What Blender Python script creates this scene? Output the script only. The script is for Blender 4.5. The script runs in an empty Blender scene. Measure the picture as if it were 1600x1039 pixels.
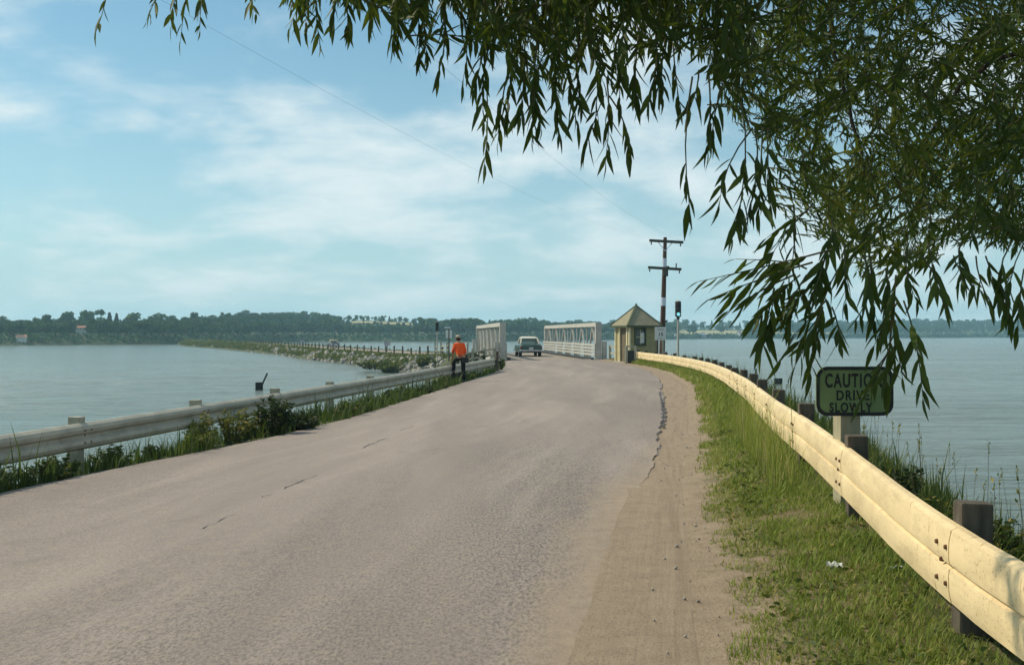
import bpy, bmesh, math, random
import numpy as np
from mathutils import Vector, Matrix, Quaternion

random.seed(7); rng = np.random.default_rng(11)
S = bpy.context.scene
COL = S.collection
PI = math.pi

# ------------------------------------------------------------------ camera
CAMZ = 1.8
F_PX, CX, HY = 1715.0, 800.0, 522.0          # focal length / principal column / horizon row of the 1600 px photo
cam = bpy.data.cameras.new('camera'); camo = bpy.data.objects.new('camera', cam); COL.objects.link(camo)
cam.sensor_width = 36.0; cam.lens = 36.0 * F_PX / 1600.0
cam.clip_start = 0.05; cam.clip_end = 9000
camo.location = (0, 0, CAMZ)
camo.rotation_euler = (math.radians(90) + math.atan((HY - 519.5) / F_PX), 0, 0)
S.camera = camo

# ------------------------------------------------------------------ sun, sky, exposure
SUN_AZ_VEC = Vector((-0.90, 0.34)).normalized()   # direction to the sun on the ground plane
SUN_EL = math.radians(44)
sd = Vector((SUN_AZ_VEC.x*math.cos(SUN_EL), SUN_AZ_VEC.y*math.cos(SUN_EL), math.sin(SUN_EL)))
sl = bpy.data.lights.new('sun', 'SUN'); sl.energy = 4.2; sl.angle = math.radians(0.6); sl.color = (1.0, 0.87, 0.66)
so = bpy.data.objects.new('sun', sl); COL.objects.link(so)
so.rotation_euler = sd.to_track_quat('Z', 'Y').to_euler()

W = bpy.data.worlds.new('World'); S.world = W; W.use_nodes = True
wn, wl = W.node_tree.nodes, W.node_tree.links
wn.clear()
wout = wn.new('ShaderNodeOutputWorld'); wbg = wn.new('ShaderNodeBackground'); wbg.inputs['Strength'].default_value = 0.12
sky = wn.new('ShaderNodeTexSky'); sky.sky_type = 'NISHITA'; sky.sun_disc = False
sky.sun_elevation = SUN_EL; sky.sun_rotation = math.atan2(sd.x, sd.y)
sky.air_density = 1.0; sky.dust_density = 1.2; sky.ozone_density = 1.0; sky.altitude = 100
tc = wn.new('ShaderNodeTexCoord')
sep = wn.new('ShaderNodeSeparateXYZ'); wl.new(tc.outputs['Generated'], sep.inputs[0])
def wmath(op, a, b=None, c=None):
    n = wn.new('ShaderNodeMath'); n.operation = op
    for i, v in enumerate((a, b, c)):
        if v is None: continue
        if isinstance(v, (int, float)): n.inputs[i].default_value = v
        else: wl.new(v, n.inputs[i])
    return n.outputs[0]
# clouds on a flat deck: direction / elevation
zc = wmath('ADD', wmath('MAXIMUM', sep.outputs['Z'], 0.0), 0.24)
u = wmath('DIVIDE', sep.outputs['X'], zc); v = wmath('DIVIDE', sep.outputs['Y'], zc)
cmb = wn.new('ShaderNodeCombineXYZ'); wl.new(u, cmb.inputs[0]); wl.new(v, cmb.inputs[1])
mp = wn.new('ShaderNodeMapping'); mp.inputs['Location'].default_value = (-14.073, 4.639, 0.0); wl.new(cmb.outputs[0], mp.inputs[0])
nz = wn.new('ShaderNodeTexNoise'); nz.inputs['Scale'].default_value = 1.9; nz.inputs['Detail'].default_value = 7; nz.inputs['Roughness'].default_value = 0.56
nz.inputs['Distortion'].default_value = 0.15
wl.new(mp.outputs[0], nz.inputs['Vector'])
ramp = wn.new('ShaderNodeValToRGB'); ramp.color_ramp.elements[0].position = 0.42; ramp.color_ramp.elements[1].position = 0.64
ramp.color_ramp.interpolation = 'EASE'
wl.new(nz.outputs['Fac'], ramp.inputs[0])
nz2 = wn.new('ShaderNodeTexNoise'); nz2.inputs['Scale'].default_value = 7.5; nz2.inputs['Detail'].default_value = 6; nz2.inputs['Roughness'].default_value = 0.6
wl.new(mp.outputs[0], nz2.inputs['Vector'])
cfac = wmath('MULTIPLY', ramp.outputs[0], wmath('ADD', wmath('MULTIPLY', nz2.outputs['Fac'], 1.0), 0.30))
cfac = wmath('MINIMUM', cfac, 0.9)
# thin veil thickening towards the horizon
veil = wmath('MULTIPLY', wmath('POWER', wmath('SUBTRACT', 1.0, wmath('MINIMUM', wmath('MAXIMUM', sep.outputs['Z'], 0.0), 1.0)), 5.5), 0.96)
tint = wn.new('ShaderNodeMix'); tint.data_type = 'RGBA'; tint.blend_type = 'MULTIPLY'; tint.inputs[0].default_value = 1.0
wl.new(sky.outputs[0], tint.inputs[6]); tint.inputs[7].default_value = (0.46, 0.79, 0.84, 1)
cmix = wn.new('ShaderNodeMix'); cmix.data_type = 'RGBA'
vmix = wn.new('ShaderNodeMix'); vmix.data_type = 'RGBA'; wl.new(veil, vmix.inputs[0]); wl.new(tint.outputs[2], vmix.inputs[6]); vmix.inputs[7].default_value = (4.6, 6.2, 6.7, 1)
wl.new(cfac, cmix.inputs[0]); wl.new(vmix.outputs[2], cmix.inputs[6]); cmix.inputs[7].default_value = (6.3, 7.1, 7.25, 1)
wl.new(cmix.outputs[2], wbg.inputs['Color']); wl.new(wbg.outputs[0], wout.inputs['Surface'])

S.view_settings.view_transform = 'Standard'; S.view_settings.look = 'None'
S.view_settings.exposure = 0.09; S.view_settings.gamma = 1.0
S.cycles.max_bounces = 6; S.cycles.volume_bounces = 1; S.cycles.transparent_max_bounces = 6
S.cycles.caustics_reflective = False; S.cycles.caustics_refractive = False

# ------------------------------------------------------------------ helpers
def tag(o, label=None, cat=None, group=None, kind=None):
    if label: o['label'] = label
    if cat: o['category'] = cat
    if group: o['group'] = group
    if kind: o['kind'] = kind
    return o
def empty(name, loc=(0,0,0), rz=0.0, **kw):
    o = bpy.data.objects.new(name, None); COL.objects.link(o); o.empty_display_size = 0.2
    o.location = loc; o.rotation_euler = (0, 0, rz)
    return tag(o, **kw)
def link(name, me, mat=None, parent=None, loc=None, **kw):
    o = bpy.data.objects.new(name, me); COL.objects.link(o)
    if mat is not None and len(me.materials) == 0:
        for m in (mat if isinstance(mat, (list, tuple)) else [mat]): me.materials.append(m)
    if parent is not None: o.parent = parent
    if loc is not None: o.location = loc
    return tag(o, **kw)
def npmesh(name, V, F, smooth=False, rnd=None):
    """V (n,3), F (m,k) with one k"""
    V = np.asarray(V, np.float32); F = np.asarray(F, np.int32)
    me = bpy.data.meshes.new(name); k = F.shape[1]
    me.vertices.add(len(V)); me.vertices.foreach_set('co', V.ravel())
    me.loops.add(F.size); me.loops.foreach_set('vertex_index', F.ravel())
    me.polygons.add(len(F)); me.polygons.foreach_set('loop_start', np.arange(0, F.size, k, dtype=np.int32))
    if smooth: me.polygons.foreach_set('use_smooth', np.ones(len(F), bool))
    me.update(calc_edges=True)
    if rnd is not None:
        a = me.attributes.new('rnd', 'FLOAT', 'POINT'); a.data.foreach_set('value', np.asarray(rnd, np.float32))
    me.validate()
    return me
class MB:
    def __init__(s): s.v = []; s.f = []; s.mi = []; s.cur = 0
    def add(s, vs, fs):
        b = len(s.v); s.v += [tuple(p) for p in vs]; s.f += [tuple(i+b for i in f) for f in fs]; s.mi += [s.cur]*len(fs); return s
    def box(s, c, size, rot=None):
        hx, hy, hz = size[0]/2, size[1]/2, size[2]/2
        ps = [Vector((x*hx, y*hy, z*hz)) for z in (-1,1) for y in (-1,1) for x in (-1,1)]
        if rot is not None: ps = [rot @ p for p in ps]
        return s.add([p + Vector(c) for p in ps], [(0,2,3,1),(4,5,7,6),(0,1,5,4),(2,6,7,3),(0,4,6,2),(1,3,7,5)])
    def bar(s, a, b, w, h, up=(0,0,1)):
        """box from a to b, w sideways, h along up"""
        a, b = Vector(a), Vector(b); d = (b-a); L = d.length; d.normalize()
        side = d.cross(Vector(up))
        if side.length < 1e-5: side = d.cross(Vector((0,1,0)))
        side.normalize(); u2 = side.cross(d)
        ps = []
        for p in (a, b):
            for (i, j) in ((-1,-1),(1,-1),(1,1),(-1,1)): ps.append(p + side*(i*w/2) + u2*(j*h/2))
        return s.add(ps, [(0,1,2,3),(7,6,5,4),(0,4,5,1),(1,5,6,2),(2,6,7,3),(3,7,4,0)])
    def tube(s, pts, rad, n=8, cap=True):
        pts = [Vector(p) for p in pts]; m = len(pts)
        if not hasattr(rad, '__len__'): rad = [rad]*m
        rings = []; ref = None
        for i, p in enumerate(pts):
            d = (pts[min(i+1,m-1)] - pts[max(i-1,0)]).normalized()
            if ref is None: ref = Vector((0,0,1)) if abs(d.z) < .9 else Vector((1,0,0))
            x = (ref - d*ref.dot(d)).normalized(); ref = x; y = d.cross(x)
            rings.append([p + (x*math.cos(2*PI*k/n) + y*math.sin(2*PI*k/n))*rad[i] for k in range(n)])
        vs = [q for r in rings for q in r]
        fs = [(i*n+k, i*n+(k+1)%n, (i+1)*n+(k+1)%n, (i+1)*n+k) for i in range(m-1) for k in range(n)]
        if cap: fs += [tuple(range(n-1,-1,-1)), tuple((m-1)*n+k for k in range(n))]
        return s.add(vs, fs)
    def loft(s, secs, closed=True, cap=True):
        n = len(secs[0]); m = len(secs); vs = [p for r in secs for p in r]
        kk = n if closed else n-1
        fs = [(i*n+k, i*n+(k+1)%n, (i+1)*n+(k+1)%n, (i+1)*n+k) for i in range(m-1) for k in range(kk)]
        if cap and closed: fs += [tuple(range(n-1,-1,-1)), tuple((m-1)*n+k for k in range(n))]
        return s.add(vs, fs)
    def ball(s, c, r, seg=12, ring=8):
        r = r if hasattr(r, '__len__') else (r,r,r)
        secs = []
        for i in range(ring+1):
            t = PI*i/ring; q = max(math.sin(t), 1e-3)
            secs.append([(c[0]+r[0]*q*math.cos(2*PI*k/seg), c[1]+r[1]*q*math.sin(2*PI*k/seg), c[2]-r[2]*math.cos(t)) for k in range(seg)])
        return s.loft(secs)
    def mesh(s, name, mats=None, smooth=False, bevel=0.0):
        me = bpy.data.meshes.new(name); me.from_pydata(s.v, [], s.f)
        me.polygons.foreach_set('material_index', s.mi)
        bm = bmesh.new(); bm.from_mesh(me)
        bmesh.ops.recalc_face_normals(bm, faces=bm.faces)
        if bevel > 0:
            es = [e for e in bm.edges if len(e.link_faces) == 2 and e.calc_face_angle(0) > 0.6]
            bmesh.ops.bevel(bm, geom=es, offset=bevel, segments=2, affect='EDGES', profile=0.6, clamp_overlap=True)
        bm.to_mesh(me); bm.free()
        if smooth:
            me.polygons.foreach_set('use_smooth', [True]*len(me.polygons))
            me.update()
            try: me.set_sharp_from_angle(angle=math.radians(40))
            except Exception: pass
        if mats:
            for m in (mats if isinstance(mats, (list,tuple)) else [mats]): me.materials.append(m)
        me.update(); return me
    def build(s, name, mats, parent=None, smooth=False, bevel=0.0, **kw):
        return link(name, s.mesh(name, mats, smooth, bevel), None, parent, **kw)

class NT:
    """tiny node helper"""
    def __init__(s, name):
        s.m = bpy.data.materials.new(name); s.m.use_nodes = True; s.t = s.m.node_tree; s.t.nodes.clear()
        s.out = s.t.nodes.new('ShaderNodeOutputMaterial')
    def n(s, typ, **kw):
        nd = s.t.nodes.new('ShaderNode'+typ)
        for k, v in kw.items(): setattr(nd, k, v)
        return nd
    def l(s, a, b): s.t.links.new(a, b)
    def set(s, sock, v):
        if hasattr(v, 'is_output') or isinstance(v, bpy.types.NodeSocket): s.l(v, sock)
        else: sock.default_value = v
    def coord(s, scale=(1,1,1), kind='Object', loc=(0,0,0), rot=(0,0,0)):
        c = s.n('TexCoord'); mp = s.n('Mapping'); mp.inputs['Scale'].default_value = scale; mp.inputs['Location'].default_value = loc
        mp.inputs['Rotation'].default_value = rot
        s.l(c.outputs[kind], mp.inputs[0]); return mp.outputs[0]
    def geo(s, scale=(1,1,1), rot=(0,0,0)):
        g = s.n('NewGeometry'); mp = s.n('Mapping'); mp.inputs['Scale'].default_value = scale; mp.inputs['Rotation'].default_value = rot
        s.l(g.outputs['Position'], mp.inputs[0]); return mp.outputs[0]
    def noise(s, vec, scale, detail=4, rough=.55, dist=0):
        n = s.n('TexNoise'); s.l(vec, n.inputs['Vector']); n.inputs['Scale'].default_value = scale; n.inputs['Detail'].default_value = detail
        n.inputs['Roughness'].default_value = rough; n.inputs['Distortion'].default_value = dist; return n.outputs['Fac']
    def ramp(s, fac, stops, interp='LINEAR'):
        r = s.n('ValToRGB'); cr = r.color_ramp; cr.interpolation = interp
        while len(cr.elements) < len(stops): cr.elements.new(0.5)
        for e, (p, c) in zip(cr.elements, stops):
            e.position = p; e.color = (c, c, c, 1) if isinstance(c, (int, float)) else (*c, 1)
        s.l(fac, r.inputs[0]); return r.outputs[0]
    def mix(s, fac, a, b, mode='MIX'):
        m = s.n('Mix', data_type='RGBA', blend_type=mode); s.set(m.inputs[0], fac)
        for i, x in ((6, a), (7, b)):
            if isinstance(x, tuple): x = (*x, 1) if len(x) == 3 else x
            s.set(m.inputs[i], x)
        return m.outputs[2]
    def math(s, op, a, b=0.0):
        m = s.n('Math', operation=op); s.set(m.inputs[0], a); s.set(m.inputs[1], b); return m.outputs[0]
    def bump(s, h, strength=.3, dist=.01, normal=None):
        b = s.n('Bump'); b.inputs['Strength'].default_value = strength; b.inputs['Distance'].default_value = dist; s.l(h, b.inputs['Height'])
        if normal is not None: s.l(normal, b.inputs['Normal'])
        return b.outputs[0]
    def pbr(s, col, rough=.7, metal=0, normal=None, spec=.5, emit=None, alpha=None):
        p = s.n('BsdfPrincipled')
        if isinstance(col, tuple): col = (*col, 1)
        s.set(p.inputs['Base Color'], col); s.set(p.inputs['Roughness'], rough); p.inputs['Metallic'].default_value = metal
        p.inputs['Specular IOR Level'].default_value = spec
        if normal is not None: s.l(normal, p.inputs['Normal'])
        if emit: p.inputs['Emission Color'].default_value = (*emit[0], 1); p.inputs['Emission Strength'].default_value = emit[1]
        return p
    def done(s, shader):
        s.l(shader.outputs[0], s.out.inputs['Surface']); return s.m

def plain(name, c1, c2=None, scale=6, rough=.7, metal=0, bump=0.15, bdist=.01, spec=.4, stretch=(1,1,1), dirt=None):
    t = NT(name); v = t.coord(stretch)
    c2 = c2 or tuple(x*.72 for x in c1)
    n = t.noise(v, scale, 6, .62)
    col = t.ramp(n, [(.32, c2), (.66, c1)])
    if dirt:
        d = t.noise(v, scale*2.7, 8, .7); col = t.mix(t.ramp(d, [(dirt[1], 0.0), (dirt[1]+.1, dirt[2])]), col, dirt[0])
    nm = t.bump(t.noise(v, scale*6, 5, .6), bump, bdist) if bump else None
    return t.done(t.pbr(col, rough, metal, nm, spec))
def foliage(name, stops, transl=.35, rough=.5, spec=.35, tcol=None, objrand=False):
    t = NT(name); a = t.n('Attribute', attribute_name='rnd'); fac = a.outputs['Fac']
    if objrand: fac = t.math('ADD', t.math('MULTIPLY', fac, .55), t.math('MULTIPLY', t.n('ObjectInfo').outputs['Random'], .45))
    col = t.ramp(fac, stops)
    p = t.pbr(col, rough, 0, None, spec)
    tr = t.n('BsdfTranslucent'); tc_ = t.mix(0.55, col, tcol or (.10, .16, .015)); t.l(tc_, tr.inputs[0])
    mx = t.n('MixShader'); mx.inputs[0].default_value = transl
    t.l(p.outputs[0], mx.inputs[1]); t.l(tr.outputs[0], mx.inputs[2])
    return t.done(mx)

# ------------------------------------------------------------------ materials
M = {}
def m_asphalt():
    t = NT('asphalt'); v = t.geo(); vs = t.geo((1, .16, 1), (0, 0, math.radians(-14)))
    fine = t.noise(v, 60, 6, .75); mid = t.noise(v, 7, 6, .7); big = t.noise(vs, .9, 5, .6, .6)
    col = t.ramp(big, [(.28, (.232, .194, .177)), (.5, (.292, .245, .223)), (.74, (.350, .294, .262))])
    col = t.mix(t.ramp(mid, [(.42, .0), (.66, .55)]), col, (.34, .29, .225))
    spk = t.ramp(fine, [(.38, .60), (.48, .0)])
    col = t.mix(spk, col, (.10, .088, .074))
    lit = t.ramp(fine, [(.60, .0), (.72, .5)])
    col = t.mix(lit, col, (.42, .36, .29))
    # coarse worn strip beside the soft shoulder
    sd_ = t.n('Attribute', attribute_name='side')
    coarse = t.math('ADD', t.math('MULTIPLY', t.ramp(t.noise(vs, .55, 3, .5), [(.42, 0.0), (.64, .6)]), .8), t.ramp(sd_.outputs['Fac'], [(.58, .15), (.84, .72)]))
    grit = t.ramp(t.noise(t.geo((1, .42, 1)), 46, 5, .8), [(.46, 0.0), (.60, .85)])
    col = t.mix(t.math('MULTIPLY', coarse, grit), col, (.082, .077, .074))
    gy = t.n('SeparateXYZ'); t.l(t.n('NewGeometry').outputs['Position'], gy.inputs[0]); cb = t.n('CombineXYZ'); t.l(t.math('MULTIPLY', sd_.outputs['Fac'], 11.), cb.inputs[0]); t.l(t.math('MULTIPLY', gy.outputs['Y'], .11), cb.inputs[1])
    trk = t.noise(cb.outputs[0], 1.0, 5, .6, .3); col = t.mix(t.ramp(trk, [(.36, .38), (.52, 0.)]), col, (.215, .182, .162)); col = t.mix(t.ramp(trk, [(.55, 0.), (.70, .3)]), col, (.42, .36, .31))
    spots = t.ramp(t.noise(v, 1.6, 6, .7, .5), [(.60, 0.), (.70, .4)]); col = t.mix(spots, col, (.16, .14, .122))
    at = t.n('Attribute', attribute_name='edge'); en = t.math('ADD', at.outputs['Fac'], t.math('MULTIPLY', t.math('SUBTRACT', t.noise(vs, 2.4, 6, .7), .5), .75))
    dust = t.mix(t.ramp(mid, [(.3, 0.), (.7, 1.)]), (.255, .200, .148), (.345, .275, .202))
    col = t.mix(t.ramp(en, [(.50, 0.), (.92, .97)]), col, dust)
    nm = t.bump(fine, .55, .012); nm = t.bump(mid, .25, .03, nm)
    return t.done(t.pbr(col, .88, 0, nm, .25))
M['asphalt'] = m_asphalt()
def m_dirt():
    t = NT('dirt'); v = t.geo(); vs = t.geo((2.6, .14, 1), (0, 0, math.radians(-12)))
    sd_ = t.n('Attribute', attribute_name='side'); gy = t.n('SeparateXYZ'); t.l(t.n('NewGeometry').outputs['Position'], gy.inputs[0]); cb = t.n('CombineXYZ'); t.l(t.math('MULTIPLY', sd_.outputs['Fac'], 15.), cb.inputs[0]); t.l(t.math('MULTIPLY', gy.outputs['Y'], .35), cb.inputs[1])
    fine = t.noise(v, 55, 6, .75); mid = t.noise(v, 5, 6, .65); tr = t.noise(cb.outputs[0], 1.0, 6, .65)
    col = t.ramp(mid, [(.3, (.255, .200, .148)), (.7, (.335, .266, .194))])
    col = t.mix(t.math('MULTIPLY', t.ramp(tr, [(.36, .55), (.54, 0.)]), t.ramp(sd_.outputs['Fac'], [(.25, 0.), (.45, 1.)])), col, (.205, .158, .112))
    col = t.mix(t.ramp(fine, [(.38, .65), (.47, 0.)]), col, (.13, .102, .075))
    nm = t.bump(tr, .3, .03); nm = t.bump(mid, .3, .03, nm); nm = t.bump(fine, .7, .016, nm)
    return t.done(t.pbr(col, .95, 0, nm, .15))
M['dirt'] = m_dirt()
def m_verge():
    t = NT('verge_soil'); v = t.geo()
    n = t.noise(v, 3.0, 6, .65); f = t.noise(v, 40, 5, .7)
    col = t.ramp(n, [(.40, (.215, .16, .10)), (.56, (.11, .12, .045))])
    col = t.mix(t.ramp(f, [(.38, .55), (.5, 0.)]), col, (.05, .045, .02))
    at = t.n('Attribute', attribute_name='side'); en = t.math('ADD', at.outputs['Fac'], t.math('MULTIPLY', t.math('SUBTRACT', n, .5), .9))
    col = t.mix(t.ramp(en, [(.16, 1.), (.42, 0.)]), col, t.mix(t.ramp(t.noise(v, 5, 6, .65), [(.3, 0.), (.7, 1.)]), (.265, .205, .148), (.36, .285, .205)))
    return t.done(t.pbr(col, .95, 0, t.bump(f, .8, .03), .15))
M['verge'] = m_verge()
M['bank'] = plain('bank_earth', (.075, .085, .035), (.04, .05, .02), 1.5, .95, bump=.8, bdist=.05)
def m_water():
    t = NT('lake_water'); v = t.geo((.12, .36, 1), (0,0,math.radians(6))); v2 = t.geo((.20, .80, 1), (0,0,math.radians(-7))); v3 = t.geo((.010, .045, 1))
    gust = t.ramp(t.noise(v3, 1.0, 3, .5), [(.35, .45), (.65, 1.15)])
    h = t.math('MULTIPLY', t.noise(v, 1.15, 5, .60, .4), 1.0)
    h2 = t.noise(v2, 1.25, 6, .66)
    hh = t.math('MULTIPLY', t.math('ADD', h, t.math('MULTIPLY', h2, .62)), gust)
    nm = t.bump(hh, 1.0, 1.0)
    p = t.pbr((.138, .170, .142), .17, 0, nm, .5); p.inputs['IOR'].default_value = 1.33
    return t.done(p)
M['water'] = m_water()
def m_railpaint(name, a, b, dcol, dthr):
    t = NT(name); v = t.coord(); vz = t.coord((1.0, 1.0, .25))
    n = t.noise(v, 2.2, 6, .6); s_ = t.noise(vz, 9, 8, .72)
    col = t.ramp(n, [(.3, b), (.68, a)])
    g_ = t.noise(t.coord((.6, .6, 2.2)), 3.1, 7, .68); col = t.mix(t.ramp(g_, [(.42, 0.), (.62, .45)]), col, tuple(x*.62 for x in b))
    f_ = t.noise(v, 46, 4, .7); col = t.mix(t.math('MULTIPLY', t.ramp(f_, [(.585, 0.), (.64, .85)]), t.ramp(g_, [(.40, .15), (.62, 1.)])), col, dcol)
    col = t.mix(t.ramp(s_, [(dthr, 0.), (dthr+.07, .75)]), col, dcol)
    return t.done(t.pbr(col, t.ramp(n, [(.3, .5), (.7, .7)]), 0, t.bump(s_, .12, .006), .3))
M['rail_cream'] = m_railpaint('cream_rail_paint', (.80, .645, .385), (.70, .555, .32), (.26, .15, .06), .61)
M['rail_grey'] = m_railpaint('grey_rail_paint', (.50, .47, .38), (.36, .34, .27), (.20, .14, .08), .60)
M['sign_post'] = plain('sign_post_paint', (.36, .33, .22), (.25, .23, .15), 5, .85, bump=.3, stretch=(3,3,.5))
M['post_wood'] = plain('weathered_post', (.125, .104, .076), (.05, .042, .031), 5, .9, bump=.5, stretch=(3,3,.5))
M['post_white'] = plain('white_painted_post', (.40, .38, .29), (.26, .25, .19), 6, .8, bump=.3, dirt=((.16,.13,.09), .6, .7))
M['bolt'] = plain('rusty_bolt', (.17, .08, .035), (.07, .035, .02), 40, .8, bump=.2)
M['truss'] = plain('truss_paint', (.52, .50, .44), (.36, .345, .31), 2, .6, bump=.1, dirt=((.32,.2,.11), .62, .5))
M['deck'] = plain('bridge_deck', (.30, .26, .21), (.2, .17, .14), 2, .9)
M['dark_steel'] = plain('dark_steel', (.035, .04, .045), (.02, .02, .022), 6, .7)
M['concrete'] = plain('concrete', (.42, .39, .34), (.30, .275, .24), 3, .9, bump=.4, dirt=((.12,.1,.08), .6, .5))
M['hut_wall'] = plain('hut_clapboard', (.37, .315, .15), (.29, .245, .115), 3, .75, bump=.2)
M['hut_trim'] = plain('hut_trim', (.70, .63, .40), (.58, .52, .32), 5, .6, bump=.1)
M['hut_green'] = plain('hut_green_trim', (.055, .085, .035), (.035, .055, .025), 6, .6, bump=.1)
def m_shingle():
    t = NT('hut_roof'); v = t.coord()
    br = t.n('TexBrick'); t.l(v, br.inputs['Vector']); br.inputs['Scale'].default_value = 5; br.inputs['Mortar Size'].default_value = .012
    br.inputs['Color1'].default_value = (.30, .275, .19, 1); br.inputs['Color2'].default_value = (.225, .21, .14, 1); br.inputs['Mortar'].default_value = (.03, .035, .02, 1)
    return t.done(t.pbr(t.mix(.4, br.outputs[0], t.ramp(t.noise(v, 5, 6, .6), [(.3, (.18,.17,.105)), (.7, (.34,.31,.215))])), .9, 0, t.bump(t.noise(v, 40, 4), .4, .01), .2))
M['shingle'] = m_shingle()
def m_glass():
    t = NT('window_glass'); return t.done(t.pbr((.02, .025, .025), .06, 0, None, .6))
M['glass'] = m_glass()
def m_carglass():
    t = NT('car_glass'); p = t.pbr((.03, .035, .035), .05, 0, None, .6); tr = t.n('BsdfTransparent'); tr.inputs[0].default_value = (.82, .88, .86, 1)
    mx = t.n('MixShader'); mx.inputs[0].default_value = .35; t.l(tr.outputs[0], mx.inputs[1]); t.l(p.outputs[0], mx.inputs[2]); return t.done(mx)
M['car_glass'] = m_carglass()
M['interior'] = plain('hut_interior', (.16, .13, .08), None, 4, .9)
M['pole'] = plain('creosote_pole', (.115, .058, .032), (.05, .028, .018), 7, .85, bump=.5, stretch=(4,4,.4))
M['band'] = plain('aluminium_band', (.62, .66, .74), (.5, .53, .6), 9, .35, .3)
M['arm'] = plain('crossarm_wood', (.085, .085, .065), (.045, .045, .035), 8, .85, bump=.3)
M['wire'] = plain('wire', (.16, .18, .20), None, 5, .5, .4, 0)
M['white_sign'] = plain('white_sign_face', (.72, .72, .68), (.60, .60, .56), 6, .55, bump=.05)
M['black_paint'] = plain('black_paint', (.018, .016, .014), (.01, .01, .009), 8, .6)
M['grey_print'] = plain('faded_print', (.32, .32, .30), (.24,.24,.23), 9, .7, bump=0)
M['sign_green'] = plain('sign_green_face', (.195, .265, .095), (.13, .195, .07), 5, .55, bump=.12, dirt=((.02,.035,.015), .6, .5))
M['signal_lens_dark'] = plain('signal_lens_dark', (.05, .03, .025), None, 9, .3, bump=0)
t_ = NT('signal_lens_lit'); M['signal_lit'] = t_.done(t_.pbr((.2, .55, .6), .3, 0, None, .5, ((.25, .75, .85), .9)))
M['signal_pole'] = plain('signal_pole_paint', (.50, .47, .37), (.36, .34, .27), 6, .6)
M['orange'] = plain('orange_shirt', (.92, .105, .008), (.80, .075, .005), 9, .85, bump=.25)
M['trousers'] = plain('dark_trousers', (.012, .012, .013), (.007, .007, .008), 9, .9, bump=.25, spec=.2)
M['skin'] = plain('skin', (.46, .25, .15), (.40, .21, .12), 12, .6, bump=0)
M['hair'] = plain('hair', (.025, .018, .012), None, 40, .8)
M['cap'] = plain('cap_cloth', (.11, .10, .075), (.06, .055, .04), 12, .9)
M['cap_top'] = plain('cap_crown', (.42, .36, .28), (.30,.26,.2), 12, .9)
M['leather'] = plain('black_leather', (.010, .010, .011), None, 8, .55)
M['tyre'] = plain('tyre', (.012, .012, .012), None, 8, .85)
M['chrome'] = plain('chrome', (.62, .63, .64), (.5,.5,.51), 3, .22, .9, 0)
M['car_green'] = plain('car_dark_green', (.026, .070, .052), (.02, .055, .042), 2, .28, bump=0, spec=.5)
M['car_roof'] = plain('car_cream_roof', (.66, .63, .52), (.6,.57,.47), 2, .35, bump=0)
M['car_navy'] = plain('car_navy', (.022, .032, .045), None, 2, .3, bump=0)
M['car_tan'] = plain('car_tan', (.55, .47, .34), None, 2, .35, bump=0)
M['tail'] = plain('tail_lamp', (.35, .012, .008), None, 8, .25, bump=0)
M['lamp'] = plain('headlamp_glass', (.7, .7, .66), None, 8, .15, bump=0)
M['rock'] = plain('boulder', (.42, .39, .35), (.22, .205, .185), 1.6, .9, bump=.8, bdist=.06)
M['hill'] = plain('hill_grass', (.06, .085, .035), (.04, .06, .025), .02, .95, bump=0)
M['field'] = plain('hay_field', (.37, .33, .17), (.28, .26, .125), .03, .95, bump=0)
M['bark'] = plain('willow_bark', (.055, .042, .028), (.025, .02, .014), 8, .95, bump=.9, bdist=.03, stretch=(2,2,.5))
M['twig'] = plain('willow_twig', (.075, .075, .025), (.04, .035, .014), 12, .8, bump=0)
M['far_bark'] = plain('far_bark', (.07, .06, .045), None, 3, .95, bump=0)
M['paper'] = plain('paper', (.60, .62, .62), (.45,.47,.47), 20, .8, bump=.1)
M['float'] = plain('float_tar', (.014, .013, .012), None, 6, .8)
M['house_white'] = plain('house_white', (.74, .71, .66), None, 1, .8, bump=0)
M['house_roof'] = plain('house_red_roof', (.40, .17, .115), None, 1, .85, bump=0)
M['house_pink'] = plain('house_salmon', (.52, .27, .18), None, 1, .85, bump=0)
M['barn_roof'] = plain('barn_grey_roof', (.40, .42, .44), None, 1, .7, bump=0)
M['leaf'] = foliage('willow_leaf', [(0, (.021, .044, .008)), (.45, (.042, .080, .013)), (.8, (.090, .135, .020)), (1, (.20, .20, .03))], .40, .55, .22, (.13, .165, .012))
M['grass'] = foliage('grass_blades', [(0, (.095, .155, .024)), (.35, (.195, .275, .046)), (.65, (.285, .335, .066)), (.85, (.38, .34, .12)), (1, (.46, .38, .20))], .42, .6, .25, (.20, .24, .03))
M['weed'] = foliage('weed_leaves', [(0, (.028, .055, .012)), (.5, (.068, .105, .022)), (.82, (.15, .165, .035)), (1, (.28, .22, .06))], .35, .6, .25)
M['weed_dark'] = foliage('shrub_leaves', [(0, (.010, .022, .007)), (.6, (.022, .042, .010)), (1, (.05, .07, .016))], .2, .6, .25)
M['weed_yellow'] = foliage('goldenrod_leaves', [(0, (.085, .11, .022)), (.5, (.19, .195, .04)), (1, (.36, .29, .07))], .35, .6, .25)
M['far_leaf'] = foliage('far_foliage', [(0, (.022, .062, .028)), (.5, (.052, .112, .042)), (1, (.125, .185, .06))], .15, .8, .1, objrand=True)
M['far_conifer'] = foliage('far_conifer', [(0, (.012, .030, .015)), (1, (.034, .060, .024))], .05, .8, .1)

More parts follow.
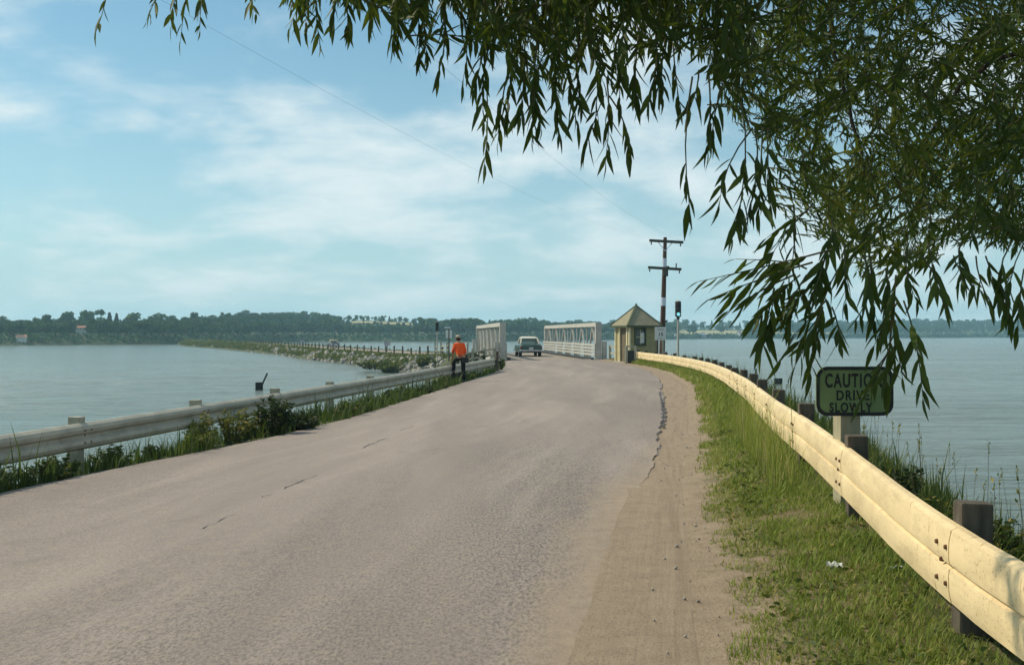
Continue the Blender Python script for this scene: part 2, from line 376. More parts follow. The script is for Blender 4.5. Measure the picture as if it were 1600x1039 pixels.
# ------------------------------------------------------------------ layout curves (X as a function of distance Y, metres)
def curve(tab, k=9):
    ys = np.linspace(-12, 80, 921); xs = np.interp(ys, [a for a, b in tab], [b for a, b in tab])
    w = np.hanning(31); w /= w.sum(); xp = np.pad(xs, 15, mode='reflect', reflect_type='odd'); xs = np.convolve(xp, w, 'valid')
    return lambda y: np.interp(y, ys, xs)
XL = curve([(-12,-8.4),(0,-7.1),(12.5,-5.7),(15.5,-5.0),(18,-4.3),(23,-3.45),(30,-2.75),(39.6,-1.85),(50,-.85),(56,-.5),(65,-.35),(80,-.6)])
XA = curve([(-12,-.5),(0,-.1),(5.3,.4),(6.3,.55),(7.7,.78),(10.6,1.24),(15.4,2.02),(23,3.2),(40,5.4),(50,6.2),(58,6.5),(66,6.2),(73,5.4),(80,5.2)])
XD = curve([(-12,.5),(0,.85),(5.5,1.27),(8,1.64),(12.4,2.26),(19.6,3.5),(34.7,5.9),(48,7.1),(58,7.3),(65,6.9),(73,6.0),(80,5.8)])
XR = curve([(-12,2.0),(0,2.18),(4.2,2.15),(5,2.20),(5.8,2.27),(6.5,2.36),(8.2,2.58),(11.4,3.02),(14.6,3.46),(22,4.7),(30.7,5.95),(38,6.85),(46,7.55),(54.6,7.7),(60,7.5),(66,7.3),(80,7)])
XB = curve([(-12,3.0),(0,3.2),(6,3.35),(11,3.9),(22,5.7),(38,7.9),(46,8.8),(55,10.2),(64,11.6),(80,11.6)])
XLr = lambda y: np.minimum(-5.98 + .13*(np.asarray(y, float)-12.8) - np.interp(y, [12, 20], [.12, 0]), XL(y) - .16)
ZRT = lambda y: np.interp(y, [0, 4.5, 6, 7.5, 9, 11, 15, 22, 31, 46], [.72, .805, .835, .875, .91, .935, .945, .90, .85, .76])       # top of the right rail
ZV = lambda y: ZRT(y) - .56                                                        # verge level at the right rail
def ground_z(X, Y):
    X = np.asarray(X, float); Y = np.asarray(Y, float); X, Y = np.broadcast_arrays(X, Y)
    k = np.interp(Y, [15, 60], [1., .35])
    xl, xa, xd, xr, xb, xlr = XL(Y), XA(Y), XD(Y), XR(Y), XB(Y), XLr(Y)
    knx = [xlr-7.5, xlr-.55, xl, (xl+xa)/2, xa, xd, xr, xb, xb+6.5]
    knz = [-4.0+0*Y, -.26+0*Y, 0*Y, .13*k, .19*k, .21*k, ZV(Y), ZV(Y)-.12, -4.0+0*Y]
    z = np.full(X.shape, -4.0)
    for i in range(8):
        m = (X >= knx[i]) & (X < knx[i+1])
        t = (X-knx[i])/(knx[i+1]-knx[i]); z = np.where(m, knz[i]+(knz[i+1]-knz[i])*t, z)
    e = np.clip((Y-75.0)/3.0, 0, 1); z = z*(1-e) + np.minimum(z, -4.0)*e
    return z
WZ = -2.8

def strip(name, fl, fr, nx, ys, mat, lift=0.0, noise=0.0, seed=0, edge=None, eattr=False, **kw):
    r = np.random.default_rng(seed); ny = len(ys); t = np.linspace(0, 1, nx)
    L = fl(ys); R = fr(ys); X = L[:,None]*(1-t) + R[:,None]*t
    Yg = np.repeat(np.asarray(ys)[:,None], nx, 1)
    if edge is not None: X = X + edge(Yg, t)
    Z = ground_z(X, Yg) + (lift(Yg, t[None,:]) if callable(lift) else lift)
    if noise: Z = Z + r.normal(0, noise, Z.shape)*np.where((t > .001) & (t < .999), 1, 0)
    V = np.stack([X, Yg, Z], -1).reshape(-1, 3)
    i = np.arange(ny-1)[:,None]*nx + np.arange(nx-1)[None,:]; i = i.ravel()
    me = npmesh(name, V, np.stack([i, i+1, i+nx+1, i+nx], 1), smooth=True)
    a = me.attributes.new('side', 'FLOAT', 'POINT'); a.data.foreach_set('value', np.repeat(t[None,:], ny, 0).astype(np.float32).ravel())
    if eattr:
        ev = np.clip((t[None,:]*(R-L)[:,None] - (R-L)[:,None] + 1.25)/1.25, 0, 1)*np.interp(Yg, [11, 19], [1., .35])
        a = me.attributes.new('edge', 'FLOAT', 'POINT'); a.data.foreach_set('value', ev.astype(np.float32).ravel())
    return link(name, me, mat, **kw)
def RLIFT(y, t=0.0):
    e = np.interp(y, [11, 17], [-.004, .030]); k = np.clip((np.asarray(t)-.55)/.40, 0, 1); return .030 + (e-.030)*k
def wob(y, a, b, c):
    return a*np.sin(y*b+c) + .6*a*np.sin(y*b*2.7+1.3*c) + .4*a*np.sin(y*b*6.1+2.1*c)

# ------------------------------------------------------------------ the setting
ysn = np.concatenate([np.arange(-12, 3, .5), np.arange(3, 30, .1), np.arange(30, 75.01, .4)])
# soft bed under everything (both banks, verge) as one sheet, then road and shoulder laid on it
strip('bank', lambda y: XLr(y)-7.4, lambda y: XL(y)+.3, 18, np.concatenate([ysn, [76.5, 78]]), M['bank'], 0, .03, 3, kind='structure')
strip('grass_verge', lambda y: XD(y)-.35, lambda y: XR(y)+.4, 22, ysn, M['verge'], .004, .006, 4, kind='structure')
strip('bank', lambda y: XR(y)+.38, lambda y: XB(y)+6.4, 18, np.concatenate([ysn, [76.5, 78]]), M['bank'], -.006, .03, 5, kind='structure')
strip('shoulder', lambda y: XA(y)-np.interp(y, [11, 17], [.15, .6])+wob(y, .012, 1.1, .7)*np.interp(y, [11, 17], [1, 0]), lambda y: XD(y)+.1, 14, ysn, M['dirt'], -.001, .0, 6, kind='structure')
road = strip('road', lambda y: XL(y) + wob(y, .03, 1.9, 2.0), lambda y: XA(y) + wob(y, .03, .9, 1.0) + wob(y, .012, 5.3, .2), 40, ysn, M['asphalt'], RLIFT, 0, 7, eattr=True, kind='structure')
# broken edge of the asphalt: a thin crumbling skirt
ysf = ysn[ysn > 14.5]
sk = MB(); xs_ = XA(ysn) + wob(ysn, .03, .9, 1.0) + wob(ysn, .012, 5.3, .2)
zz = ground_z(xs_, ysn)
secs = [[(x, y, z+float(RLIFT(y, 1.0))-.0002), (x+.03+.012*math.sin(y*9), y, z+.0)] for x, y, z in zip(xs_, ysn, zz) if y > 14.5]
sk.loft(secs, closed=False); sk.build('road_edge', M['asphalt'], road)
xs_ = XL(ysn) + wob(ysn, .03, 1.9, 2.0); zz = ground_z(xs_, ysn)
sk = MB(); sk.loft([[(x-.03, y, z-.02), (x, y, z+float(RLIFT(y))-.0002)] for x, y, z in zip(xs_, ysn, zz)], closed=False); sk.build('road_edge', M['asphalt'], road)
# hairline cracks and tar seams on the road
def gpt(px, py, it=6):
    z = 0.1
    for _ in range(it):
        Y = (CAMZ-z)*F_PX/(py-HY); X = (px-CX)/F_PX*Y; z = float(ground_z(X, Y))+float(RLIFT(Y))
    return X, Y, z
def crack(pxs, w):
    pts = [gpt(*p) for p in pxs]; L = []; R = []
    for i in range(len(pts)-1):
        a, b = Vector(pts[i]), Vector(pts[i+1]); n = max(3, int((b-a).length/.12))
        for k in range(n):
            p = a.lerp(b, k/n); d = (b-a).normalized(); sd_ = Vector((-d.y, d.x, 0))
            j = random.gauss(0, .02); ww = w*random.uniform(.15, 1.0)
            q = p + sd_*j; zq = float(ground_z(q.x, q.y))+float(RLIFT(q.y))+.004
            L.append(((q+sd_*ww).x, (q+sd_*ww).y, zq)); R.append(((q-sd_*ww).x, (q-sd_*ww).y, zq))
    m = MB(); m.loft(list(zip(L, R)), closed=False); return m.build('crack', M['dark_steel'], road)
for c in ([(316,826),(345,812),(382,799)], [(405,778),(428,770)], [(440,764),(472,752),(500,740)], [(565,700),(585,692),(606,684)], [(625,672),(650,664)]):
    crack(c, .010)
crack([(1031,612),(1036,640),(1036,668)], .03)
# water and far land base
w = 3000
yl = np.r_[-350, -150, -60, -20, 0, 8, np.exp(np.arange(math.log(12), math.log(210), .0058)), 240, 300, 400, 600, 1000, 1800, 3000]
xl_ = np.r_[-w, -1500, -700, -300, -160, np.arange(-110, 95.1, 1.0), 130, 200, 400, 900, 1700, w]
Yw, Xw = np.meshgrid(yl, xl_, indexing='ij'); rwv = np.random.default_rng(3); Zw = np.zeros_like(Yw)
for k in range(22):
    lam = math.exp(rwv.uniform(math.log(.85), math.log(4.2))); th = rwv.normal(math.radians(96), .30); q = 2*PI/lam
    env = .6 + .4*np.sin(Xw*rwv.uniform(.03,.12)+Yw*rwv.uniform(.03,.10)+rwv.uniform(0,6))
    Zw += .0085*lam**.75*env*np.sin((Xw*math.cos(th)+Yw*math.sin(th))*q + rwv.uniform(0, 6.28))
Zw *= np.interp(Yw, [12, 16, 120, 210], [0, 1, 1, 0])*np.interp(Xw, [-110, -100, 85, 95], [0, 1, 1, 0])*.42
nxw = len(xl_); i = (np.arange(len(yl)-1)[:,None]*nxw + np.arange(nxw-1)[None]).ravel()
link('lake', npmesh('lake', np.stack([Xw, Yw, Zw+WZ], -1).reshape(-1,3), np.stack([i, i+1, i+nxw+1, i+nxw], 1), smooth=True), M['water'], kind='structure')
link('lake_bed', npmesh('lake_bed', [(-w,-350,-4.3),(w,-350,-4.3),(w,3000,-4.3),(-w,3000,-4.3)], [(0,1,2,3)]), M['bank'], kind='structure')

# causeway beyond the bridge
BD = Vector((-.085, 1, 0)).normalized(); BN = Vector((BD.y, -BD.x, 0))     # bridge direction and its right-hand side
B0 = Vector((2.62, 74.0, 0)); BL = 30.5; BHW = 3.25
B1 = B0 + BD*BL
cw = [(B1.x, B1.y), (-2.2, 122), (-6.3, 140), (-17.0, 168), (-32, 206), (-46, 249), (-60, 284), (-82, 340), (-118, 420), (-152, 520)]
def resample(pts, n):
    P = np.array(pts, float); d = np.r_[0, np.cumsum(np.hypot(*np.diff(P, axis=0).T))]; s = np.linspace(0, d[-1], n)
    x = np.interp(s, d, P[:,0]); y = np.interp(s, d, P[:,1]); k = np.hanning(17); k /= k.sum()
    px_ = np.convolve(np.pad(x, 8, mode='reflect', reflect_type='odd'), k, 'valid'); py_ = np.convolve(np.pad(y, 8, mode='reflect', reflect_type='odd'), k, 'valid')
    return px_, py_, s
cx_, cy_, cs_ = resample(cw, 160)
tx = np.gradient(cx_); ty = np.gradient(cy_); nl = np.hypot(tx, ty); nxr, nyr = ty/nl, -tx/nl         # right normals
cz_ = np.interp(cs_, [0, 12, 45, 999], [.02, -.25, -.95, -.95])
def cwsec(offs, zo):
    return np.stack([cx_+nxr*offs, cy_+nyr*offs, zo], -1)
rows = []
r5 = np.random.default_rng(5)
for off, zf in ((-10.5, -4.2), (-7.4, -2.95), (-6.2, -1.9), (-5.0, -.55), (-4.3, -.06), (-3.4, 0), (3.4, 0), (4.4, -.06), (5.6, -1.0), (8, -2.9), (11, -4.2)):
    z = cz_ + zf if -.6 < zf else np.full_like(cz_, zf)
    z = z + r5.normal(0, .12, len(z))*(abs(off) > 4.5); rows.append(cwsec(off + r5.normal(0, .3, len(z))*(abs(off) > 5), z))
V = np.stack(rows, 1); ny_, nx_ = V.shape[:2]
i = (np.arange(ny_-1)[:,None]*nx_ + np.arange(nx_-1)[None]).ravel()
embank = link('embankment', npmesh('embankment', V.reshape(-1,3), np.stack([i, i+1, i+nx_+1, i+nx_], 1), smooth=True), M['bank'], kind='structure')
V = np.stack([cwsec(-2.9, cz_+.012), cwsec(2.9, cz_+.012)], 1)
i = np.arange(len(cx_)-1)*2
link('causeway_road', npmesh('causeway_road', V.reshape(-1,3), np.stack([i, i+1, i+3, i+2], 1)), M['asphalt'], kind='structure')
def cwat(s, off):
    k = np.interp(s, cs_, np.arange(len(cs_)))
    g = lambda a: float(np.interp(k, np.arange(len(a)), a))
    return Vector((g(cx_)+g(nxr)*off, g(cy_)+g(nyr)*off, g(cz_))), math.atan2(g(ty), g(tx))

# ------------------------------------------------------------------ far shore terrain
US = [-500,-100,15,250,330,480,740,900,1060,1300,1580,1900,2300]
YSH = [400,425,438,478,526,631,657,789,986,1214,1434,1560,1600]
SKU = [-500,-100,15,75,130,200,260,300,350,385,450,500,560,640,700,780,848,856,900,950,1080,1200,1300,1450,1580,1900,2300]
SKY_ = [502,503,503,501,500,500,499,496,491,487,488,490,493,496,499,500,498,504,503,503,501,503,501,499,500,500,500]
def shoreY(u): return np.interp(u, US, YSH)
def ridgeD(u): return np.interp(u, [-500,300,385,640,850,900,1200,2300], [120,120,200,250,260,330,360,360])
def treeH(u): return np.interp(u, [-500,15,385,520,560,640,680,850,900,2300], [7.5,7.5,8.5,8.5,5.5,5.5,10,11,12,14])
def terr(u, d):
    u = np.asarray(u, float); d = np.asarray(d, float)
    Yr = shoreY(u)+ridgeD(u); zr = CAMZ + (HY-np.interp(u, SKU, SKY_))/F_PX*Yr - treeH(u)*.9; zr = np.maximum(zr, 2.6)
    t = np.clip((d-14)/(ridgeD(u)-14), 0, 1); t = t*t*(3-2*t)
    a = np.clip(d/14, 0, 1); z = -3.4 + (4.2)*a
    return z + (zr-.8)*t + 2.4*np.clip((d-ridgeD(u)-12)/70, 0, 1)
def upos(u, d):
    Y = shoreY(u)+d; return (u-CX)/F_PX*Y, Y
uu = np.linspace(-500, 2300, 281); dd = np.array([-6, 0, 5, 14, 30, 60, 100, 150, 200, 260, 330, 400, 600, 800])
Ug, Dg = np.meshgrid(uu, dd, indexing='ij'); Zg = terr(Ug, Dg); Xg, Yg = upos(Ug, Dg)
Zg = np.where(Dg < 1, -3.6, Zg)
nx_ = len(dd); i = (np.arange(len(uu)-1)[:,None]*nx_ + np.arange(nx_-1)[None]).ravel()
link('hills', npmesh('hills', np.stack([Xg, Yg, Zg], -1).reshape(-1,3), np.stack([i, i+nx_, i+nx_+1, i+1], 1), smooth=True), M['hill'], kind='structure')
def field(u0, u1, d0, d1):
    us = np.linspace(u0, u1, 16); ds = np.linspace(d0, d1, 10); U, D = np.meshgrid(us, ds, indexing='ij')
    X, Y = upos(U, D); Z = terr(U, D)+.5
    i = (np.arange(15)[:,None]*10 + np.arange(9)[None]).ravel()
    link('field', npmesh('field', np.stack([X,Y,Z],-1).reshape(-1,3), np.stack([i, i+10, i+11, i+1], 1), smooth=True), M['field'], kind='structure')
FIELDS = [(540,645,175,225), (1062,1168,60,230), (1190,1222,50,150), (1500,1572,15,60), (1418,1452,12,40), (1230,1300,60,140)]
for f in FIELDS: field(*f)

# ------------------------------------------------------------------ far trees
def rotz_mats(ang):
    c, s = np.cos(ang), np.sin(ang); R = np.zeros((len(ang),3,3)); R[:,0,0]=c; R[:,0,1]=-s; R[:,1,0]=s; R[:,1,1]=c; R[:,2,2]=1; return R
def rand_rot(n, r):
    q = r.normal(size=(n,4)); q /= np.linalg.norm(q, axis=1)[:,None]; w_,x,y,z = q.T
    return np.stack([np.stack([1-2*(y*y+z*z), 2*(x*y-z*w_), 2*(x*z+y*w_)],-1), np.stack([2*(x*y+z*w_), 1-2*(x*x+z*z), 2*(y*z-x*w_)],-1), np.stack([2*(x*z-y*w_), 2*(y*z+x*w_), 1-2*(x*x+y*y)],-1)], 1)
def far_tree_mesh(name, kind, seed):
    """unit-height tree: trunk tube plus many leaf clumps; returns a mesh of triangles/quads (all quads)"""
    r = np.random.default_rng(seed); n = 430 if kind == 'decid' else 330
    if kind == 'decid':
        nb = r.integers(7, 11); cen = np.c_[r.normal(0, .15, (nb,2)), r.uniform(.34, .86, nb)]; rad = r.uniform(.12, .22, nb)
        k = r.integers(0, nb, n); d = r.normal(size=(n,3)); d /= np.linalg.norm(d, axis=1)[:,None]
        P = cen[k] + d*(rad[k]*r.uniform(.6, 1.08, n))[:,None]*np.array([1.08,1.08,.85]); sz = r.uniform(.028, .055, n)
        P[:,2] = np.clip(P[:,2], .12, 1)
    else:
        h = r.uniform(.1, 1.0, n)**.8; a = r.uniform(0, 2*PI, n); rr = (1.02-h)*.24*r.uniform(.55, 1.1, n)
        P = np.c_[rr*np.cos(a), rr*np.sin(a), h]; sz = r.uniform(.022, .045, n)
    Q = np.array([[-1,-1,0],[1,-1,.2],[1,1,0],[-1,1,.25]], float)
    R = rand_rot(n, r); V = np.einsum('nij,kj->nki', R, Q)*sz[:,None,None] + P[:,None,:]
    shade = r.uniform(0, 1, n)
    V = V.reshape(-1,3); Fq = np.arange(n*4).reshape(-1,4); rn = np.repeat(shade, 4)
    tb = MB(); tb.tube([(0,0,-.03),(0,0,.3),(.01,0,.6 if kind=='decid' else .95)], [.022,.017,.006], 5, cap=False)
    b = len(V); V = np.r_[V, np.array(tb.v)]; Fq = np.r_[Fq, np.array(tb.f)+b]; rn = np.r_[rn, np.zeros(len(tb.v))]
    me = npmesh(name, V, Fq, rnd=rn); me.materials.append(M['far_leaf' if kind=='decid' else 'far_conifer']); me.materials.append(M['far_bark'])
    mi = np.zeros(len(Fq), np.int32); mi[n:] = 1; me.polygons.foreach_set('material_index', mi)
    return me, V, Fq, rn
FT = [far_tree_mesh('broadleaf_tree', 'decid', s) for s in range(5)] + [far_tree_mesh('conifer_tree', 'con', 20+s) for s in range(2)]
def in_field(u, d): return any(a-3 < u < b+3 and c-8 < d < e+8 for a,b,c,e in FIELDS)
r9 = np.random.default_rng(9); singles = []; mass = []
def put(u, d, h, vi, w=1.0, rowname='shore'):
    X, Y = upos(u, d); singles.append((X, Y, float(terr(u, d)), h, vi, w, rowname))
# ridge skyline
u_ = -60
while u_ < 1680:
    h = treeH(u_)*r9.uniform(.8, 1.12); con = r9.random() < (.35 if 180 < u_ < 320 or u_ < 60 else .12)
    put(u_, ridgeD(u_)*r9.uniform(.93, 1.03), h, (5+int(r9.integers(2))) if con else int(r9.integers(5)), 1.15, 'ridge')
    u_ += treeH(u_)/ (shoreY(u_)+ridgeD(u_))*F_PX*.92*r9.uniform(.7, 1.3)
# distinct skyline trees on the left shore
for (u0, h, vi, w_) in ((72, 9.5, 1, 1.1), (104, 11.2, 2, 1.15), (134, 12.4, 3, 1.5), (171, 10.5, 5, 1.3), (182, 10, 6, 1.2), (207, 11, 2, 1.4), (241, 10.5, 0, 1.2), (268, 9.5, 4, 1.2), (302, 10.5, 1, 1.2)):
    put(u0, 105, h, vi, w_, 'skyline')
# shoreline row
u_ = -40
while u_ < 1660:
    if not (112 < u_ < 140 or 22 < u_ < 46 or 1062 < u_ < 1072 or 1090 < u_ < 1122 or 1132 < u_ < 1142 or 1150 < u_ < 1165 or 1192 < u_ < 1215 or 1420 < u_ < 1450 or 1505 < u_ < 1565):
        h = np.interp(u_, [0,300,480,520,850,900,1200,1660], [6.2,7,8.5,10,10,9,11,13])*r9.uniform(.75, 1.15)
        if 528 < u_ < 655: h = min(h, 6.6)
        put(u_, r9.uniform(14, 26), h, int(r9.integers(5)), 1.2, 'shore')
    u_ += np.interp(u_, [0,480,900,1300,1660], [11, 10, 8.5, 8, 8])*r9.uniform(.65, 1.35)
GRP = {'ridge': ('dark green tree in the wood along the far skyline', 'trees along the far ridge'),
       'shore': ('green tree at the water line of the far shore', 'trees along the far shore'),
       'skyline': ('tall tree standing above the wood on the left shore', 'tall trees on the left shore')}
put_i = 0
singles = singles[:] 
for (X, Y, Z, h, vi, w_, rn) in singles:
    me = FT[vi][0]; o = bpy.data.objects.new(me.name.split('.')[0], me); COL.objects.link(o)
    o.location = (X, Y, Z-.2); o.scale = (h*w_, h*w_, h); o.rotation_euler = (0, 0, r9.uniform(0, 6.28))
    tag(o, GRP[rn][0] if vi < 5 else GRP[rn][0].replace('tree', 'conifer', 1), 'tree', GRP[rn][1])
print('far trees', len(singles))
# the wood between shore and ridge: one mass
Vs, Fs, Rs, b = [], [], [], 0
for row in np.append(np.arange(.16, .95, .105), [.97, 1.0]):
    u_ = -60.
    while u_ < 1680:
        d = ridgeD(u_)*row*r9.uniform(.9, 1.1)
        if 114 < u_ < 142 and d < 75: u_ += 9; continue
        if not in_field(u_, d) and d > 24:
            h = treeH(u_)*r9.uniform(.62, .95)
            if 530 < u_ < 660: h = min(h, 4.6) if d < 150 else 3.0
            if 1060 < u_ < 1230: h = min(h, 6)
            vi = int(r9.integers(7)) if r9.random() < .4 else int(r9.integers(5))
            _, V, Fq, rn = FT[vi]; X, Y = upos(u_, d); a = r9.uniform(0, 6.28); c_, s_ = math.cos(a), math.sin(a)
            P = V*np.array([h*1.2, h*1.2, h]); P = np.c_[P[:,0]*c_-P[:,1]*s_, P[:,0]*s_+P[:,1]*c_, P[:,2]] + np.array([X, Y, float(terr(u_, d))-.3])
            Vs.append(P); Fs.append(Fq+b); Rs.append(np.clip(rn*.7+r9.uniform(-.15,.75),0,1.3)); b += len(P)
        u_ += 13.5*r9.uniform(.6, 1.4)
link('far_wood', npmesh('far_wood', np.concatenate(Vs), np.concatenate(Fs), rnd=np.concatenate(Rs)), M['far_leaf'], label='mass of dark green woodland covering the far hills', cat='woodland', kind='stuff')
# low scrub along the far water line
n = 5200; U = r9.uniform(-60, 1680, n); D = r9.uniform(4, 15, n); X, Y = upos(U, D); Z = terr(U, D) + r9.uniform(.2, 1.6, n)
Q = np.array([[-1,-1,0],[1,-1,.2],[1,1,0],[-1,1,.25]], float)
V = np.einsum('nij,kj->nki', rand_rot(n, r9), Q)*r9.uniform(.35, .9, n)[:,None,None]*(Y/700)[:,None,None] + np.c_[X,Y,Z][:,None,:]
link('shore_scrub', npmesh('shore_scrub', V.reshape(-1,3), np.arange(n*4).reshape(-1,4), rnd=np.repeat(r9.uniform(.2,1,n),4)), M['far_leaf'], label='low scrub fringing the far water line', cat='scrub', kind='stuff')

# far houses
def house(name, u0, d, wpx, hpx, rpx, wall, roof, label, gable=True, rz=.3, lift=0):
    X, Y = upos(u0, d); z = float(terr(u0, d)) + lift; s_ = Y/F_PX; w_, h_, r_ = wpx*s_, hpx*s_, rpx*s_; dp = w_*.75
    e = empty(name, (X, Y, z), rz, label=label, cat='building')
    m = MB(); m.box((0,0,h_/2-1), (w_, dp, h_+2)); 
    for sx in (-1,1): m.add([(sx*w_/2,-dp/2,h_),(sx*w_/2,dp/2,h_),(sx*w_/2,0,h_+r_)], [(0,1,2)])
    m.build('wall', wall, e)
    m = MB(); o_ = .25
    for sy in (-1,1): m.add([(-w_/2-o_, sy*(dp/2+o_), h_-.1),(w_/2+o_, sy*(dp/2+o_), h_-.1),(w_/2+o_,0,h_+r_+.12),(-w_/2-o_,0,h_+r_+.12)], [(0,1,2,3)])
    m.build('roof', roof, e)
    for k in (-.28, .05, .3):
        m = MB(); m.box((k*w_, -dp/2-.03, h_*.52), (w_*.11, .06, h_*.36)); m.build('window', M['glass'], e)
    return e
house('house', 127, 50, 15, 4.5, 2.5, M['house_white'], M['house_roof'], 'white house with red roof among trees on the left shore', rz=.1, lift=2.2)
house('cottage', 34, 7, 14, 2.6, 3.2, M['house_white'], M['house_pink'], 'pale cottage with salmon roof at the left edge of the shore', rz=.2, lift=1.2)
house('barn', 1155, 10, 7, 4, 3.5, M['house_white'], M['house_pink'], 'white gabled barn by the far right shore', rz=.9, lift=1)
house('boathouse', 1097, 8, 11, 2.6, 1.6, M['barn_roof'], M['barn_roof'], 'low grey shed on the far right shore', rz=.1, lift=1)
house('boathouse', 1056, 6, 4, 3, 1.5, M['house_white'], M['barn_roof'], 'tiny white shed beside the traffic light pole on the far shore', rz=.2, lift=1)

# ------------------------------------------------------------------ truss bridge
br = empty('truss_bridge', (B0.x, B0.y, 0), math.atan2(-BD.x, BD.y), label='white painted steel pony truss bridge carrying the road over the channel', cat='bridge')
# local frame: x to the right, y along the bridge
m = MB(); m.box((0, BL/2, -.10), (BHW*2-.5, BL, .24)); m.build('deck', M['deck'], br)
NP = 6; PL = BL/NP; TH = 2.58
for sx in (-1, 1):
    x = sx*BHW
    m = MB(); m.bar((x, .15, TH-.14), (x, BL-.15, TH-.14), .34, .28); m.build('top_chord', M['truss'], br, bevel=.015)
    m = MB(); m.bar((x, 0, -.15), (x, BL, -.15), .3, .34); m.build('bottom_chord', M['truss'], br)
    for yy in (0.12, BL-.12):
        m = MB(); m.bar((x, yy, -.4), (x, yy, TH), .42, .34, up=(0,1,0)); m.build('end_post', M['truss'], br, bevel=.02)
        m = MB(); m.box((x + sx*.42, yy, .45), (.28, .36, 1.7)); m.build('end_plate', M['truss'], br)
    for k in range(NP):
        y0, y1 = k*PL+.25, (k+1)*PL-.25; ym = (y0+y1)/2
        m = MB(); m.bar((x, y0+.35, 0), (x, ym-.1, TH-.25), .11, .14); m.build('diagonal', M['truss'], br)
        m = MB(); m.bar((x, y1-.35, 0), (x, ym+.1, TH-.25), .11, .14); m.build('diagonal', M['truss'], br)
        if k: m = MB(); m.bar((x, k*PL, 0), (x, k*PL, TH-.25), .10, .12, up=(0,1,0)); m.build('vertical', M['truss'], br)
    for zz_, hh in ((.40, .13), (.62, .13), (.84, .13), (1.06, .13)):
        m = MB(); m.bar((x - sx*.26, -.1, zz_), (x - sx*.26, BL, zz_), .05, hh); m.build('rail_board', M['truss'], br)
    for k in range(NP*2+1):
        m = MB(); m.box((x - sx*.20, max(.1, min(BL-.1, k*PL/2)), .6), (.1, .14, 1.25)); m.build('rail_post', M['truss'], br)
    m = MB(); m.box((x - sx*.42, BL/2, .12), (.22, BL, .16)); m.build('kerb', M['dark_steel'], br)
for k in range(NP+1):
    m = MB(); m.box((0, min(max(k*PL,.2),BL-.2), -.45), (BHW*2-.4, .3, .42)); m.build('floor_beam', M['dark_steel'], br)
for yy, nm in ((-.6, 'near'), (BL+.6, 'far')):
    m = MB(); m.box((0, yy, -2.5), (BHW*2+2.0, 1.16, 4.7)); m.build('abutment', M['concrete'], br)
# approach railings (white posts and rails)
def approach(name, pts, label, n, h=1.05):
    e = empty(name, (pts[0][0], pts[0][1], 0), label=label, cat='railing', group='white railings at the bridge ends')
    a, b = Vector(pts[0]), Vector(pts[1]); 
    for k in range(n):
        p = a.lerp(b, k/(n-1))-a; m = MB(); m.box((p.x, p.y, pts[0][2]+h/2-.15), (.16,.16,h+.3)); m.build('post', M['post_white'], e, bevel=.012)
    for zz_ in (.5, .92):
        m = MB(); m.bar((0,0,pts[0][2]+zz_*h), (b.x-a.x, b.y-a.y, pts[1][2]+zz_*h), .06, .12); m.build('rail', M['post_white'], e)
    return e
approach('approach_railing', [(6.55, 73.4, 0), (8.35, 67.0, .05)], 'white railing between the right truss and the bridge hut', 4)
approach('approach_railing', [(-1.15, 73.2, -.05), (-3.1, 66.0, -.3)], 'white post railing left of the bridge behind the walker', 4, .95)
e = approach('approach_railing', [(-4.3, 106.5, -.1), (-8.6, 123, -.6)], 'white railing beyond the far end of the left truss', 6)

